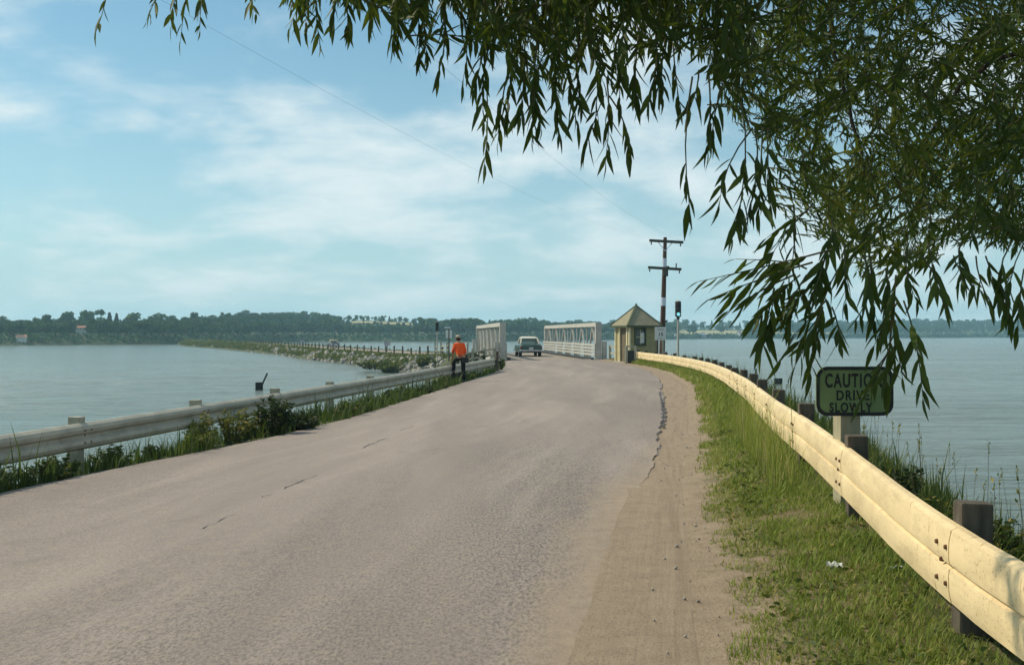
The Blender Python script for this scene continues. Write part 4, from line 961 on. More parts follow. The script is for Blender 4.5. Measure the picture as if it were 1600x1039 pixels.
# fingers
fing = {}
for side, wr, fd in (('r', J['rwr'], Vector((-.02, .05, -.99))), ('l', J['lwr'], Vector((.05, .35, -.9)))):
    wv = Vector(wr); fd.normalize(); pal = wv + fd*.07; J[side+'pa'] = tuple(pal); sdv = fd.cross(Vector((0,0,1)) if abs(fd.z) < .9 else Vector((0,1,0))).normalized()
    for q in range(4):
        b0 = pal + sdv*(-.033+.022*q) + fd*.02; L_ = (.072,.082,.078,.062)[q]
        J[f'{side}f{q}a'] = tuple(b0); J[f'{side}f{q}b'] = tuple(b0 + fd*L_*.55 + Vector((0,.008,0))); J[f'{side}f{q}c'] = tuple(b0 + fd*L_ + Vector((0,.03,0)))
        fing[side] = fing.get(side, []) + [[side+'pa', f'{side}f{q}a', f'{side}f{q}b', f'{side}f{q}c']]
    t0 = wv + fd*.03 + sdv*.035; J[side+'ta'] = tuple(t0); J[side+'tb'] = tuple(t0 + fd*.04 + sdv*.025 + Vector((0,.02,0)))
    fing[side] += [[side+'wr' , side+'ta', side+'tb']]
rad = dict(pel=(.15,.115), wai=(.135,.10), che=(.155,.115), nek=.058, hb=.062, hc=(.078,.095), ht=(.055,.07), rsh=.06, rel=.042, rwr=.028, lsh=.06, lel=.042, lwr=.028,
           rhi=.09, rkn=.06, ran=.042, rto=.035, lhi=.09, lkn=.06, lan=.042, lto=.035, rpa=(.036,.018), lpa=(.036,.018))
for n_ in J:
    if n_ not in rad: rad[n_] = .010
body_chain = [['pel','wai','che','nek','hb','hc','ht'], ['che','rsh','rel','rwr','rpa'], ['che','lsh','lel','lwr','lpa'], ['pel','rhi','rkn','ran','rto'], ['pel','lhi','lkn','lan','lto']] + fing['r'] + fing['l']
sk_('body', body_chain, rad, M['skin'])
J['rsl'] = tuple(Vector(J['rel']).lerp(Vector(J['rwr']), .35)); J['lsl'] = tuple(Vector(J['lel']).lerp(Vector(J['lwr']), .30)); J['hem'] = (0,.0,.87)
rs = dict(hem=(.172,.138), wai=(.160,.125), che=(.165,.13), nek=(.066,.062), rsh=.075, rel=.058, rsl=.050, lsh=.075, lel=.058, lsl=.050)
sk_('shirt', [['hem','wai','che','nek'], ['che','rsh','rel','rsl'], ['che','lsh','lel','lsl']], rs, M['orange'])
J['rcu'] = (.11,-.03,.07); J['lcu'] = (-.16,.352,.38); J['bel'] = (0,.01,1.0)
rt = dict(pel=(.152,.125), bel=(.145,.112), rhi=.105, rkn=.080, rcu=.072, lhi=.105, lkn=.080, lcu=.068)
sk_('trousers', [['bel','pel','rhi','rkn','rcu'], ['pel','lhi','lkn','lcu']], rt, M['trousers'])
for a, b in (('ran','rto'), ('lan','lto')):
    A_, B_ = Vector(J[a]), Vector(J[b]); m = MB(); dv = (B_-A_).normalized()
    pts = [A_ - dv*.05 - Vector((0,0,.03)), A_ - Vector((0,0,.03)), A_ + dv*.10 - Vector((0,0,.04)), B_ + dv*.07 - Vector((0,0,.025))]
    m.tube(pts, [.038,.05,.046,.03], 10); m.build('shoe', M['leather'], pe, smooth=True)
hc = Vector(J['hc'])
m = MB(); m.ball(hc + Vector((0,-.012,.0)), (.084,.098,.112), 14, 10); m.build('hair', M['hair'], pe, smooth=True)
m = MB(); m.ball(hc + Vector((0,-.002,.052)), (.104,.118,.075), 16, 8); m.build('cap', M['cap_top'], pe, smooth=True)
m = MB(); m.tube([hc + Vector((0,-.002,.022)), hc + Vector((0,-.002,.058))], [.103,.107], 18); m.build('cap_band', M['cap'], pe, smooth=True)
m = MB(); m.add([tuple(hc + Vector((x_, .09+.085*math.cos(x_/.1*1.3), .03-.012*abs(x_)/.1))) for x_ in (-.085,-.04,0,.04,.085)] + [tuple(hc + Vector((x_, .05, .034))) for x_ in (-.085,-.04,0,.04,.085)], [(k,k+1,k+6,k+5) for k in range(4)]); m.build('cap_peak', M['cap'], pe)
fy = hc.y + .098
for sx in (-1,1):
    m = MB(); m.ball(hc + Vector((sx*.03,.088,-.005)), .012, 8, 6); m.build('eye', M['white_sign'], pe)
    m = MB(); m.ball(hc + Vector((sx*.085,-.0,-.012)), (.012,.022,.032), 8, 6); m.build('ear', M['skin'], pe, smooth=True)
m = MB(); m.ball(hc + Vector((0,.102,-.025)), (.012,.02,.022), 8, 6); m.build('nose', M['skin'], pe, smooth=True)
m = MB(); m.box(hc + Vector((0,.093,-.06)), (.045,.012,.008)); m.build('mouth', M['house_pink'], pe)
bag = empty('shoulder_bag', (PX_+.17, PYd-.10, pz+.87), .35, label='black bag hanging at the right hip of the person in orange', cat='bag')
m = MB(); m.loft([[(-.11,-.05,-.11),(.11,-.05,-.10),(.11,.06,-.10),(-.11,.06,-.11)], [(-.125,-.06,.02),(.125,-.06,.02),(.125,.07,.02),(-.125,.07,.02)], [(-.11,-.045,.10),(.10,-.045,.09),(.10,.05,.09),(-.11,.05,.10)]]); m.build('pouch', M['leather'], bag, bevel=.02)
m = MB(); m.box((0,-.068,.03), (.22,.014,.13)); m.build('flap', M['leather'], bag)
m = MB(); m.tube([(-.10,.0,.09),(-.18,-.02,.16),(-.30,-.06,.14)], .010, 6); m.build('strap', M['leather'], bag)

# ------------------------------------------------------------------ vegetation on the banks
BLADE = np.array([[-1,0,0],[1,0,0],[.62,.25,.55],[-.62,.25,.55],[0,1,1]], float); BLF = np.array([[0,1,2],[0,2,3],[3,2,4]])
def blades(P, h, w_, r, lean=.45):
    n = len(P); a = r.uniform(0, 2*PI, n); ln = np.abs(r.normal(lean, .25, n))*h; V = np.zeros((n,5,3))
    loc = np.stack([BLADE[None,:,0]*w_[:,None], BLADE[None,:,1]*ln[:,None], BLADE[None,:,2]*h[:,None]], -1)
    c, s = np.cos(a)[:,None], np.sin(a)[:,None]
    V[...,0] = loc[...,0]*c - loc[...,1]*s; V[...,1] = loc[...,0]*s + loc[...,1]*c; V[...,2] = loc[...,2]
    V += P[:,None,:]; Fq = (np.arange(n)[:,None,None]*5 + BLF[None]).reshape(-1,3)
    return V.reshape(-1,3), Fq
def vnoise(x, y, s, seed):
    r = np.random.default_rng(seed); out = 0
    for k in range(4):
        a = r.uniform(0, 2*PI); f = s*(1.7**k); out = out + np.sin((x*math.cos(a)+y*math.sin(a))*f + r.uniform(0,6.28))*np.cos((x*math.sin(a)-y*math.cos(a))*f*.8 + r.uniform(0,6.28))/(1.35**k)
    return out
r3 = np.random.default_rng(33)
# grass of the right verge: density thins towards the dirt and with distance
Ps, Hs, Ws, Rn = [], [], [], []
for y0, y1, den, hs, ws_ in ((2.2, 6, 4400, .043, .0034), (6, 11, 3400, .046, .0044), (11, 20, 1700, .056, .0065), (20, 36, 520, .10, .011), (36, 66, 200, .13, .02)):
    area = (y1-y0)*1.15; n = int(area*den); y = r3.uniform(y0, y1, n); t = r3.uniform(-.22, 1.12, n); xd, xr = XD(y), XR(y); x = xd + t*(xr-xd)
    nz_ = vnoise(x, y, 2.6, 1) + .5*vnoise(x, y, 7, 2)
    keep = (np.clip((t+.20)/.32, 0, 1)*1.3 + .55*nz_ - .06) > r3.uniform(0, 1, n)
    x, y, t, nz_ = x[keep], y[keep], t[keep], nz_[keep]
    Ps.append(np.c_[x, y, ground_z(x, y)-.005]); h = hs*r3.lognormal(0, .38, len(x))*(.7+.45*np.clip(t,0,1)+.15*nz_); Hs.append(np.clip(h, .02, .4)); Ws.append(ws_*r3.uniform(.6, 1.4, len(x)))
    Rn.append(np.clip(.46 - .10*nz_ + r3.normal(0, .2, len(x)) + .22*(t < .18), 0, 1))
P = np.concatenate(Ps); V, Fq = blades(P, np.concatenate(Hs), np.concatenate(Ws), r3, .6)
link('verge_grass', npmesh('verge_grass', V, Fq, rnd=np.repeat(np.concatenate(Rn), 5)), M['grass'], label='short patchy green grass on the right verge', cat='grass', kind='stuff')
n = 5200; y = 2.6 + 15*r3.random(n)**1.4; t = r3.uniform(.0, 1.1, n); x = XD(y) + t*(XR(y)-XD(y)); kp = vnoise(x, y, 3.4, 14) > .05; x, y = x[kp], y[kp]; n = len(x)
Dv = np.c_[r3.normal(size=(n,2)), r3.uniform(.05,.7,n)]; Dv /= np.linalg.norm(Dv, axis=1)[:,None]; CLV = (np.c_[x, y, ground_z(x,y)+r3.uniform(.004,.045,n)], Dv, r3.uniform(.018,.05,n)*np.interp(y,[3,15],[1,1.5]))
# taller grass standing at the rail and over the outer right bank
Ps, Hs, Ws, Rn = [], [], [], []
for y0, y1, den, hs, ws_ in ((2.5, 9, 300, .23, .0065), (9, 20, 170, .26, .009), (20, 40, 60, .36, .014), (40, 72, 30, .35, .022)):
    n = int((y1-y0)*2.3*den); y = r3.uniform(y0, y1, n); x = XR(y) + .16 + r3.uniform(0, 1, n)**1.2*(XB(y)-XR(y)+1.6)
    Ps.append(np.c_[x, y, ground_z(x, y)-.02]); Hs.append(hs*r3.lognormal(0, .32, n)); Ws.append(ws_*r3.uniform(.6,1.4,n)); Rn.append(np.clip(r3.normal(.36,.22,n),0,1))
P = np.concatenate(Ps); V, Fq = blades(P, np.concatenate(Hs), np.concatenate(Ws), r3, .35)
link('bank_grass', npmesh('bank_grass', V, Fq, rnd=np.repeat(np.concatenate(Rn),5)), M['weed'], label='long green grass behind the right guardrail', cat='grass', kind='stuff')
# a few tall grasses in front of the cream rail
n = 900; y = r3.uniform(10.5, 19, n); x = XR(y) - r3.uniform(.12, .42, n); V, Fq = blades(np.c_[x, y, ground_z(x,y)-.01], .42*r3.lognormal(0,.35,n), .0042*r3.uniform(.6,1.4,n), r3, .3)
link('rail_grass', npmesh('rail_grass', V, Fq, rnd=np.repeat(np.clip(r3.normal(.6,.25,n),0,1),5)), M['grass'], label='tall grass stems in front of the cream guardrail', cat='grass', kind='stuff')
# left strip
Ps, Hs, Ws, Rn = [], [], [], []
for y0, y1, den, hs, ws_ in ((5, 22, 330, .23, .010), (22, 36, 210, .25, .015), (36, 62, 110, .17, .022)):
    n = int((y1-y0)*1.5*den); y = r3.uniform(y0, y1, n); x = XL(y) + .02 - r3.uniform(0, 1, n)**1.2*(XL(y)-XLr(y)+.9)
    nz_ = vnoise(x, y, 1.3, 8); keep = (nz_ + .55 > r3.uniform(-.6, 1, n)) & ~((np.abs(y-40.4) < .9) & (x > -2.45)); x, y, nz_ = x[keep], y[keep], nz_[keep]; n = len(x)
    Ps.append(np.c_[x, y, ground_z(x, y)-.02]); Hs.append(hs*r3.lognormal(0,.4,n)*(1+.35*nz_)); Ws.append(ws_*r3.uniform(.6,1.4,n)); Rn.append(np.clip(r3.normal(.34,.22,n),0,1))
P = np.concatenate(Ps); V, Fq = blades(P, np.clip(np.concatenate(Hs), .04, .9), np.concatenate(Ws), r3, .35)
link('roadside_grass', npmesh('roadside_grass', V, Fq, rnd=np.repeat(np.concatenate(Rn),5)), M['weed'], label='rough grass between the road and the left guardrail', cat='grass', kind='stuff')
# causeway slope vegetation
n = 38000; s_ = np.interp(r3.uniform(108, 470, n), cy_, cs_); k = np.interp(s_, cs_, np.arange(len(cs_))); gi = lambda a: np.interp(k, np.arange(len(a)), a)
off = np.where(r3.random(n) < .8, -r3.uniform(3.4, 7.2, n), r3.uniform(3.4, 6.0, n)); keep = (vnoise(s_, off*3, .22, 4) + .75 + (np.abs(off) < 4.8) - .9*((off < -4.9) & (s_ < 55))) > r3.uniform(0, 1.1, n)
s_, k, off = s_[keep], k[keep], off[keep]; gi = lambda a: np.interp(k, np.arange(len(a)), a)
zc0 = gi(cz_); zz = np.where(np.abs(off) < 4.3, zc0-.05, np.where(np.abs(off) < 5.0, zc0-.06-.49*(np.abs(off)-4.3)/.7, zc0-.55+(-1.9-zc0+.55)*(np.abs(off)-5.0)/1.2))
n = len(k); V, Fq = blades(np.c_[gi(cx_)+gi(nxr)*off, gi(cy_)+gi(nyr)*off, zz-.1], np.where(np.abs(off) < 4.4, .42, 1.)*r3.uniform(.25, .75, n)*(.8+s_/400), r3.uniform(.05, .13, n)*(.7+s_/180), r3, .4)
link('causeway_grass', npmesh('causeway_grass', V, Fq, rnd=np.repeat(np.clip(r3.normal(.74,.22,n),0,1),5)), M['weed'], label='yellow green grass on the causeway slope', cat='grass', kind='stuff')

# leaf template (folded lance) for weeds and willow
def leaf_template(asp=.165, curl=.12):
    ts = [0, .18, .45, .75, 1]; wv = [.12, .8, 1, .55, .0]
    vs = []; 
    for t, w_ in zip(ts, wv):
        z = -curl*t*t; vs += [(-asp/2*w_, t, z+.035*w_), (0, t, z), (asp/2*w_, t, z+.035*w_)]
    fs = []
    for k in range(4):
        b = 3*k; fs += [(b, b+1, b+4), (b, b+4, b+3), (b+1, b+2, b+5), (b+1, b+5, b+4)]
    return np.array(vs, float), np.array(fs)
LV, LF = leaf_template(.185)
BV, BF = leaf_template(.46, .2)
def leaves_mesh(name, O, D, Ssz, r, tv=LV, tf=LF, rnd=None):
    """O origins, D unit directions, Ssz lengths"""
    n = len(O); up = r.normal(size=(n,3)) + np.array([0,0,.6]); Xv = np.cross(D, up); Xv /= np.linalg.norm(Xv, axis=1)[:,None]; Zv = np.cross(Xv, D)
    R = np.stack([Xv, D, Zv], -1); V = np.einsum('nij,kj->nki', R, tv)*Ssz[:,None,None] + O[:,None,:]
    Fq = (np.arange(n)[:,None,None]*len(tv) + tf[None]).reshape(-1,3)
    rr = r.uniform(0,1,n) if rnd is None else rnd
    return npmesh(name, V.reshape(-1,3), Fq, smooth=False, rnd=np.repeat(rr, len(tv)))
def bushy(name, base, rx, ry, rz, nst, nlf, leaf, mat, label, cat='plant', group=None, seed=0, tv=BV, tf=BF, spread=.9, stemr=.006):
    r = np.random.default_rng(seed); e = empty(name, base, label=label, cat=cat, group=group)
    m = MB(); O = []; D = []
    for k in range(nst):
        a = r.uniform(0, 2*PI); q = math.sqrt(r.uniform(0, 1))*spread; ex, ey = rx*q*math.cos(a), ry*q*math.sin(a); ez = rz*r.uniform(.6, 1.05)*(1-.45*q*q)
        b0 = Vector((ex*.35, ey*.35, -.05)); tip = Vector((ex, ey, ez)); mid = b0.lerp(tip, .55) + Vector((0,0,.1*rz)); m.tube([b0, mid, tip], [stemr, stemr*.8, stemr*.35], 5)
        for j in range(nlf):
            f = r.uniform(.15, 1.0); p = (b0.lerp(mid, f/.55) if f < .55 else mid.lerp(tip, (f-.55)/.45)); d = np.array([r.normal(), r.normal(), r.uniform(-.35, .7)]); d /= np.linalg.norm(d); O.append(tuple(p)); D.append(d)
    m.build('stem', M['twig'], e)
    n = len(O); me = leaves_mesh('foliage', np.array(O), np.array(D), leaf*r.uniform(.6, 1.3, n), r, tv, tf); me.materials.append(mat); o = link('foliage', me, None, e); o['kind'] = 'stuff'
    return e
def gp(x, y): return (float(x), float(y), float(ground_z(x, y)))
me = leaves_mesh('verge_weeds', *CLV, r3, BV, BF, rnd=np.clip(r3.normal(.7,.2,len(CLV[0])),0,1)); link('verge_weeds', me, M['weed'], label='low broad leaved weeds matted into the right verge', cat='weed', kind='stuff')
# left side shrubs
def lp(px_, Y, back): x = float(XL(Y)) - back; return gp(x, Y)
bushy('dark_shrub', gp(-4.25, 19.6), .42, .45, .78, 60, 26, .075, M['weed_dark'], 'dark shrub in front of the left guardrail at the road edge', 'shrub', None, 1)
bushy('dark_shrub', gp(-3.95, 20.5), .40, .5, .40, 40, 24, .07, M['weed_dark'], 'low dark shrub spreading right of the taller roadside shrub', 'shrub', None, 2)
for q, (x, y, h, s_) in enumerate(((-5.05,18.0,.62,.38), (-4.75,18.6,.66,.36), (-4.6,19.4,.60,.33), (-4.9,17.1,.42,.3))):
    bushy('yellow_weed', gp(x, y), s_, s_, h, 34, 22, .065, M['weed_yellow'], ['pale yellow green weed clump left of the pale post', 'yellow green weed clump right of the pale post', 'yellow green weed clump beside the dark shrub', 'low yellow green weed at the road edge'][q], 'weed', 'yellow weeds under the left rail', 10+q)
WL = ['leafy green weed at the far left of the road edge', 'tall leafy weed left of the gap under the rail', 'leafy weed just beside the water gap under the left rail', 'small upright weed in the gap under the left rail',
      'leafy weed at the very left foreground', 'broad green weed below the left end of the rail']
for q, (x, y, h, s_) in enumerate(((-6.0,12.9,.42,.45), (-5.85,14.2,.42,.4), (-5.55,15.2,.40,.35), (-5.3,16.2,.26,.18), (-6.3,11.8,.40,.45), (-5.75,13.5,.34,.4))):
    bushy('leafy_weed', gp(x, y), s_, s_, h, 30, 22, .062, M['weed'], WL[q], 'weed', 'green weeds under the left rail', 20+q)
r4 = np.random.default_rng(44)
ORD = ['first','second','third','fourth','fifth','sixth','seventh','eighth','ninth','tenth','eleventh','twelfth','thirteenth','fourteenth','fifteenth']
for q in range(15):
    y = 21.5 + q*2.0 + r4.uniform(-.5,.5); y = y + 1.6*(abs(y-40.5) < 1.2); x = float(XL(y)) - r4.uniform(.15, .5)
    bushy('verge_weed', gp(x, y), .35, .5, r4.uniform(.28, .48), 18, 18, .08, M['weed' if q % 3 else 'weed_dark'], '%s green weed tuft beyond the dark shrub along the left road edge' % ORD[q], 'weed', 'weed tufts along the left strip', 60+q)
bushy('dark_shrub', (-.75, 55.0, -.05), .6, .7, .75, 40, 22, .10, M['weed_dark'], 'dark shrub at the far end of the left guardrail', 'shrub', None, 3)
bushy('dark_shrub', (-2.3, 70.0, -.4), .8, .8, 1.3, 40, 22, .14, M['weed_dark'], 'round dark bush beside the left truss behind the walker', 'shrub', None, 4)
# causeway bushes near the water
for q, (px_, py_, Y, rx, h, mt, lab) in enumerate(((585, 570, 137, 3.0, 1.3, 'weed', 'bright green bush at the water edge below the rocks'), (612, 577, 130, 2.2, 1.2, 'weed', 'second green bush at the water edge, nearer the rail'), (662, 566, 126, 1.2, 1.3, 'weed', 'upright green bush on the rocky slope left of the walker'), (683, 566, 124, 1.0, 1.0, 'weed', 'small green bush on the slope just left of the walker'))):
    X = (px_-CX)/F_PX*Y; Z = CAMZ - (py_+7-HY)/F_PX*Y
    bushy('bank_bush', (X, Y, Z), rx, 1.0, h, 46, 20, .30, M[mt], lab, 'bush', None, 80+q, stemr=.02)
# right bank weeds
RW = [((2.98, 9.6), .5, .22, 'leafy weed just right of the caution sign post'), ((3.28, 9.3), .46, .28, 'spreading leafy weed right of the caution sign'), ((3.2, 8.5), .34, .34, 'low leafy weed behind the rail below the sign'), ((2.95, 7.6), .28, .3, 'low weed behind the rail between the sign and the near post'),
      ((2.72, 5.75), .38, .26, 'leafy weed right of the near guardrail post'), ((2.9, 5.3), .30, .3, 'low weed at the right edge behind the rail'), ((3.35, 7.6), .36, .3, 'weed on the outer right bank edge'), ((2.75, 6.6), .26, .28, 'low weed behind the rail left of the near post'), ((2.6, 4.9), .26, .26, 'weed at the bottom right behind the rail')]
for q, ((x, y), h, s_, lab) in enumerate(RW):
    bushy('bank_weed', gp(x, y), s_, s_, h, 26, 20, .05, M['weed_dark' if q in (0,1) else 'weed'], lab, 'weed', 'weeds on the right bank', 100+q)
# seed-head stems rising over the rail
m = MB(); O = []; D = []
for k in range(70):
    y = r4.uniform(5.5, 17); x = float(XR(y)) + r4.uniform(.2, 1.5); z = float(ground_z(x, y)); h = r4.uniform(.45, .85); tip = Vector((x + r4.normal(0,.06), y + r4.normal(0,.06), z+h)); m.tube([(x,y,z-.03), tip], [.0028,.0014], 3)
    for j in range(5): O.append(tuple(tip - Vector((0,0,.022*j)) + Vector((r4.normal(0,.004), r4.normal(0,.004), 0)))); d = np.array([r4.normal(0,.4), r4.normal(0,.4), 1.]); D.append(d/np.linalg.norm(d))
o = m.build('seed_stems', M['twig'], None, label='thin seeding stems rising behind the right guardrail', cat='grass', kind='stuff')
me = leaves_mesh('seed_heads', np.array(O), np.array(D), r4.uniform(.018, .036, len(O)), r4, BV, BF); me.materials.append(M['weed_yellow']); link('seed_heads', me, None, o)['kind'] = 'stuff'
# litter
for q, (px_, py_, sz, lab) in enumerate(((1305, 882, .05, 'crumpled white paper in the grass'), (1398, 892, .035, 'small white scrap in the grass near the rail'))):
    r = np.random.default_rng(q); Y = 1.5*F_PX/(py_-HY); X = (px_-CX)/F_PX*Y; bm = bmesh.new(); bmesh.ops.create_grid(bm, x_segments=5, y_segments=5, size=sz)
    for v_ in bm.verts: v_.co.z += r.normal(0, sz*.22) + sz*.15; v_.co.xy *= r.uniform(.75, 1.1)
    me = bpy.data.meshes.new('paper_scrap'); bm.to_mesh(me); bm.free()
    o = link('paper_scrap', me, M['paper'], None, (X, Y, float(ground_z(X, Y))+.02), label=lab, cat='litter'); o.modifiers.new('thick', 'SOLIDIFY').thickness = .002
# pebbles and clods on the shoulder
n = 520; y = r3.uniform(3.5, 30, n); x = XA(y) + r3.uniform(.08, 1.2, n)**.7*(XD(y)-XA(y)); sz = r3.lognormal(-5.1, .55, n)
ico = bmesh.new(); bmesh.ops.create_icosphere(ico, subdivisions=1, radius=1); iv = np.array([v_.co[:] for v_ in ico.verts]); ico.verts.ensure_lookup_table(); iF = np.array([[v_.index for v_ in f.verts] for f in ico.faces]); ico.free()
V = np.einsum('nij,kj->nki', rand_rot(n, r3), iv*np.array([1,.8,.6]))*sz[:,None,None] + np.c_[x, y, ground_z(x,y)+.008][:,None,:]
link('pebbles', npmesh('pebbles', V.reshape(-1,3), (np.arange(n)[:,None,None]*len(iv)+iF[None]).reshape(-1,3)), M['rock'], label='loose pebbles scattered on the dirt shoulder', cat='pebbles', kind='stuff')

# ------------------------------------------------------------------ the overhanging willow
TB = Vector((6.2, 1.6, float(ground_z(6.2, 1.6))))
wt = empty('willow_tree', TB, label='willow overhanging from the right with dark drooping narrow leaves', cat='tree')
rw = np.random.default_rng(77)
def U3(px_, py_, Y): return Vector(((px_-CX)/F_PX*Y, Y, CAMZ + (HY-py_)/F_PX*Y))
m = MB(); m.tube([(0,0,-.5),(.05,0,.3),(-.1,.1,1.8),(-.2,.25,3.4),(-.15,.4,5.2)], [.48,.36,.30,.26,.18], 14); m.build('trunk', M['bark'], wt, smooth=True)
limbs = [
  [TB+Vector((-.15,.2,3.0)), Vector((4.6,2.6,4.0)), Vector((2.8,3.7,3.95)), U3(1180,-120,4.4), U3(900,-110,4.6), U3(620,-70,4.7)],
  [TB+Vector((-.2,.25,3.4)), Vector((4.0,1.8,5.0)), Vector((1.5,2.6,5.4)), Vector((-1.0,3.6,5.2)), Vector((-2.6,4.6,4.6))],
  [TB+Vector((-.1,.1,2.2)), Vector((4.4,3.0,3.1)), U3(1640,60,5.6), U3(1500,130,5.9), U3(1410,300,6.0)],
  [Vector((2.8,3.7,3.95)), U3(1290,-60,7.6), U3(1305,90,7.6), U3(1340,210,7.5), U3(1372,330,7.4)],
  [TB+Vector((-.1,.2,2.7)), Vector((4.9,4.0,4.0)), Vector((3.4,6.0,4.3)), U3(1200,-40,7.0)],
  [TB+Vector((0,.4,4.6)), Vector((5,2.6,6.8)), Vector((3,4.2,7.6)), Vector((.5,5.2,7.2))],
]
lr = [[.15,.11,.075,.045,.03,.012],[.15,.11,.07,.04,.015],[.09,.035,.015,.010,.005],[.03,.022,.016,.011,.006],[.11,.08,.05,.02],[.13,.09,.05,.02]]
for P_, R_ in zip(limbs, lr):
    m = MB(); Q = []; RR = []
    for k in range(len(P_)-1):
        for f in np.linspace(0, 1, 6)[:-1]: Q.append(P_[k].lerp(P_[k+1], f) - TB + Vector((rw.normal(0,.012), rw.normal(0,.012), rw.normal(0,.012)))); RR.append(R_[k]*(1-f)+R_[k+1]*f)
    Q.append(P_[-1]-TB); RR.append(R_[-1]); m.tube(Q, RR, 8); m.build('limb', M['bark'], wt, smooth=True)
tw = MB(); LO, LD, LS, LR_ = [], [], [], []
def twig(a, b, dens=1.0, f0=0.0, lf=.105, tone=.3, thick=.0032, droop=.9):
    """a twig from a to b carrying alternate leaves from fraction f0 on"""
    a, b = Vector(a), Vector(b); L = (b-a).length; ax = (b-a).normalized()
    bow = Vector((rw.normal(0,.05), rw.normal(0,.05), rw.uniform(0,.05)))*L*2
    P = lambda f: a.lerp(b, f) + bow*(4*f*(1-f))*.5
    tw.tube([P(f)-TB for f in (0,.25,.5,.75,1)], [thick, thick*.85, thick*.7, thick*.5, thick*.25], 4, cap=False)
    n = max(4, int(L*(1-f0)/.021*dens)); ang = rw.uniform(0, 6.28)
    for k in range(n+1):
        f = f0 + (1-f0)*k/n; p = P(f); ang += 2.4 + rw.normal(0,.35)
        s_ = Vector((math.cos(ang), math.sin(ang), 0)); s_ = (s_ - ax*s_.dot(ax))
        if s_.length < .05: s_ = Vector((1,0,0))
        s_.normalize(); d = ax*rw.uniform(.5,1.0) + s_*rw.uniform(.22,.75) + Vector((0,0,-droop*rw.uniform(.2,.8)))
        if k == n: d = ax + Vector((0,0,-.3))
        d.normalize(); LO.append(p-TB); LD.append(d); LS.append(lf*rw.uniform(.6,1.18)*(.75 if f > .93 else 1)); LR_.append(np.clip(rw.normal(tone,.18),0,1))
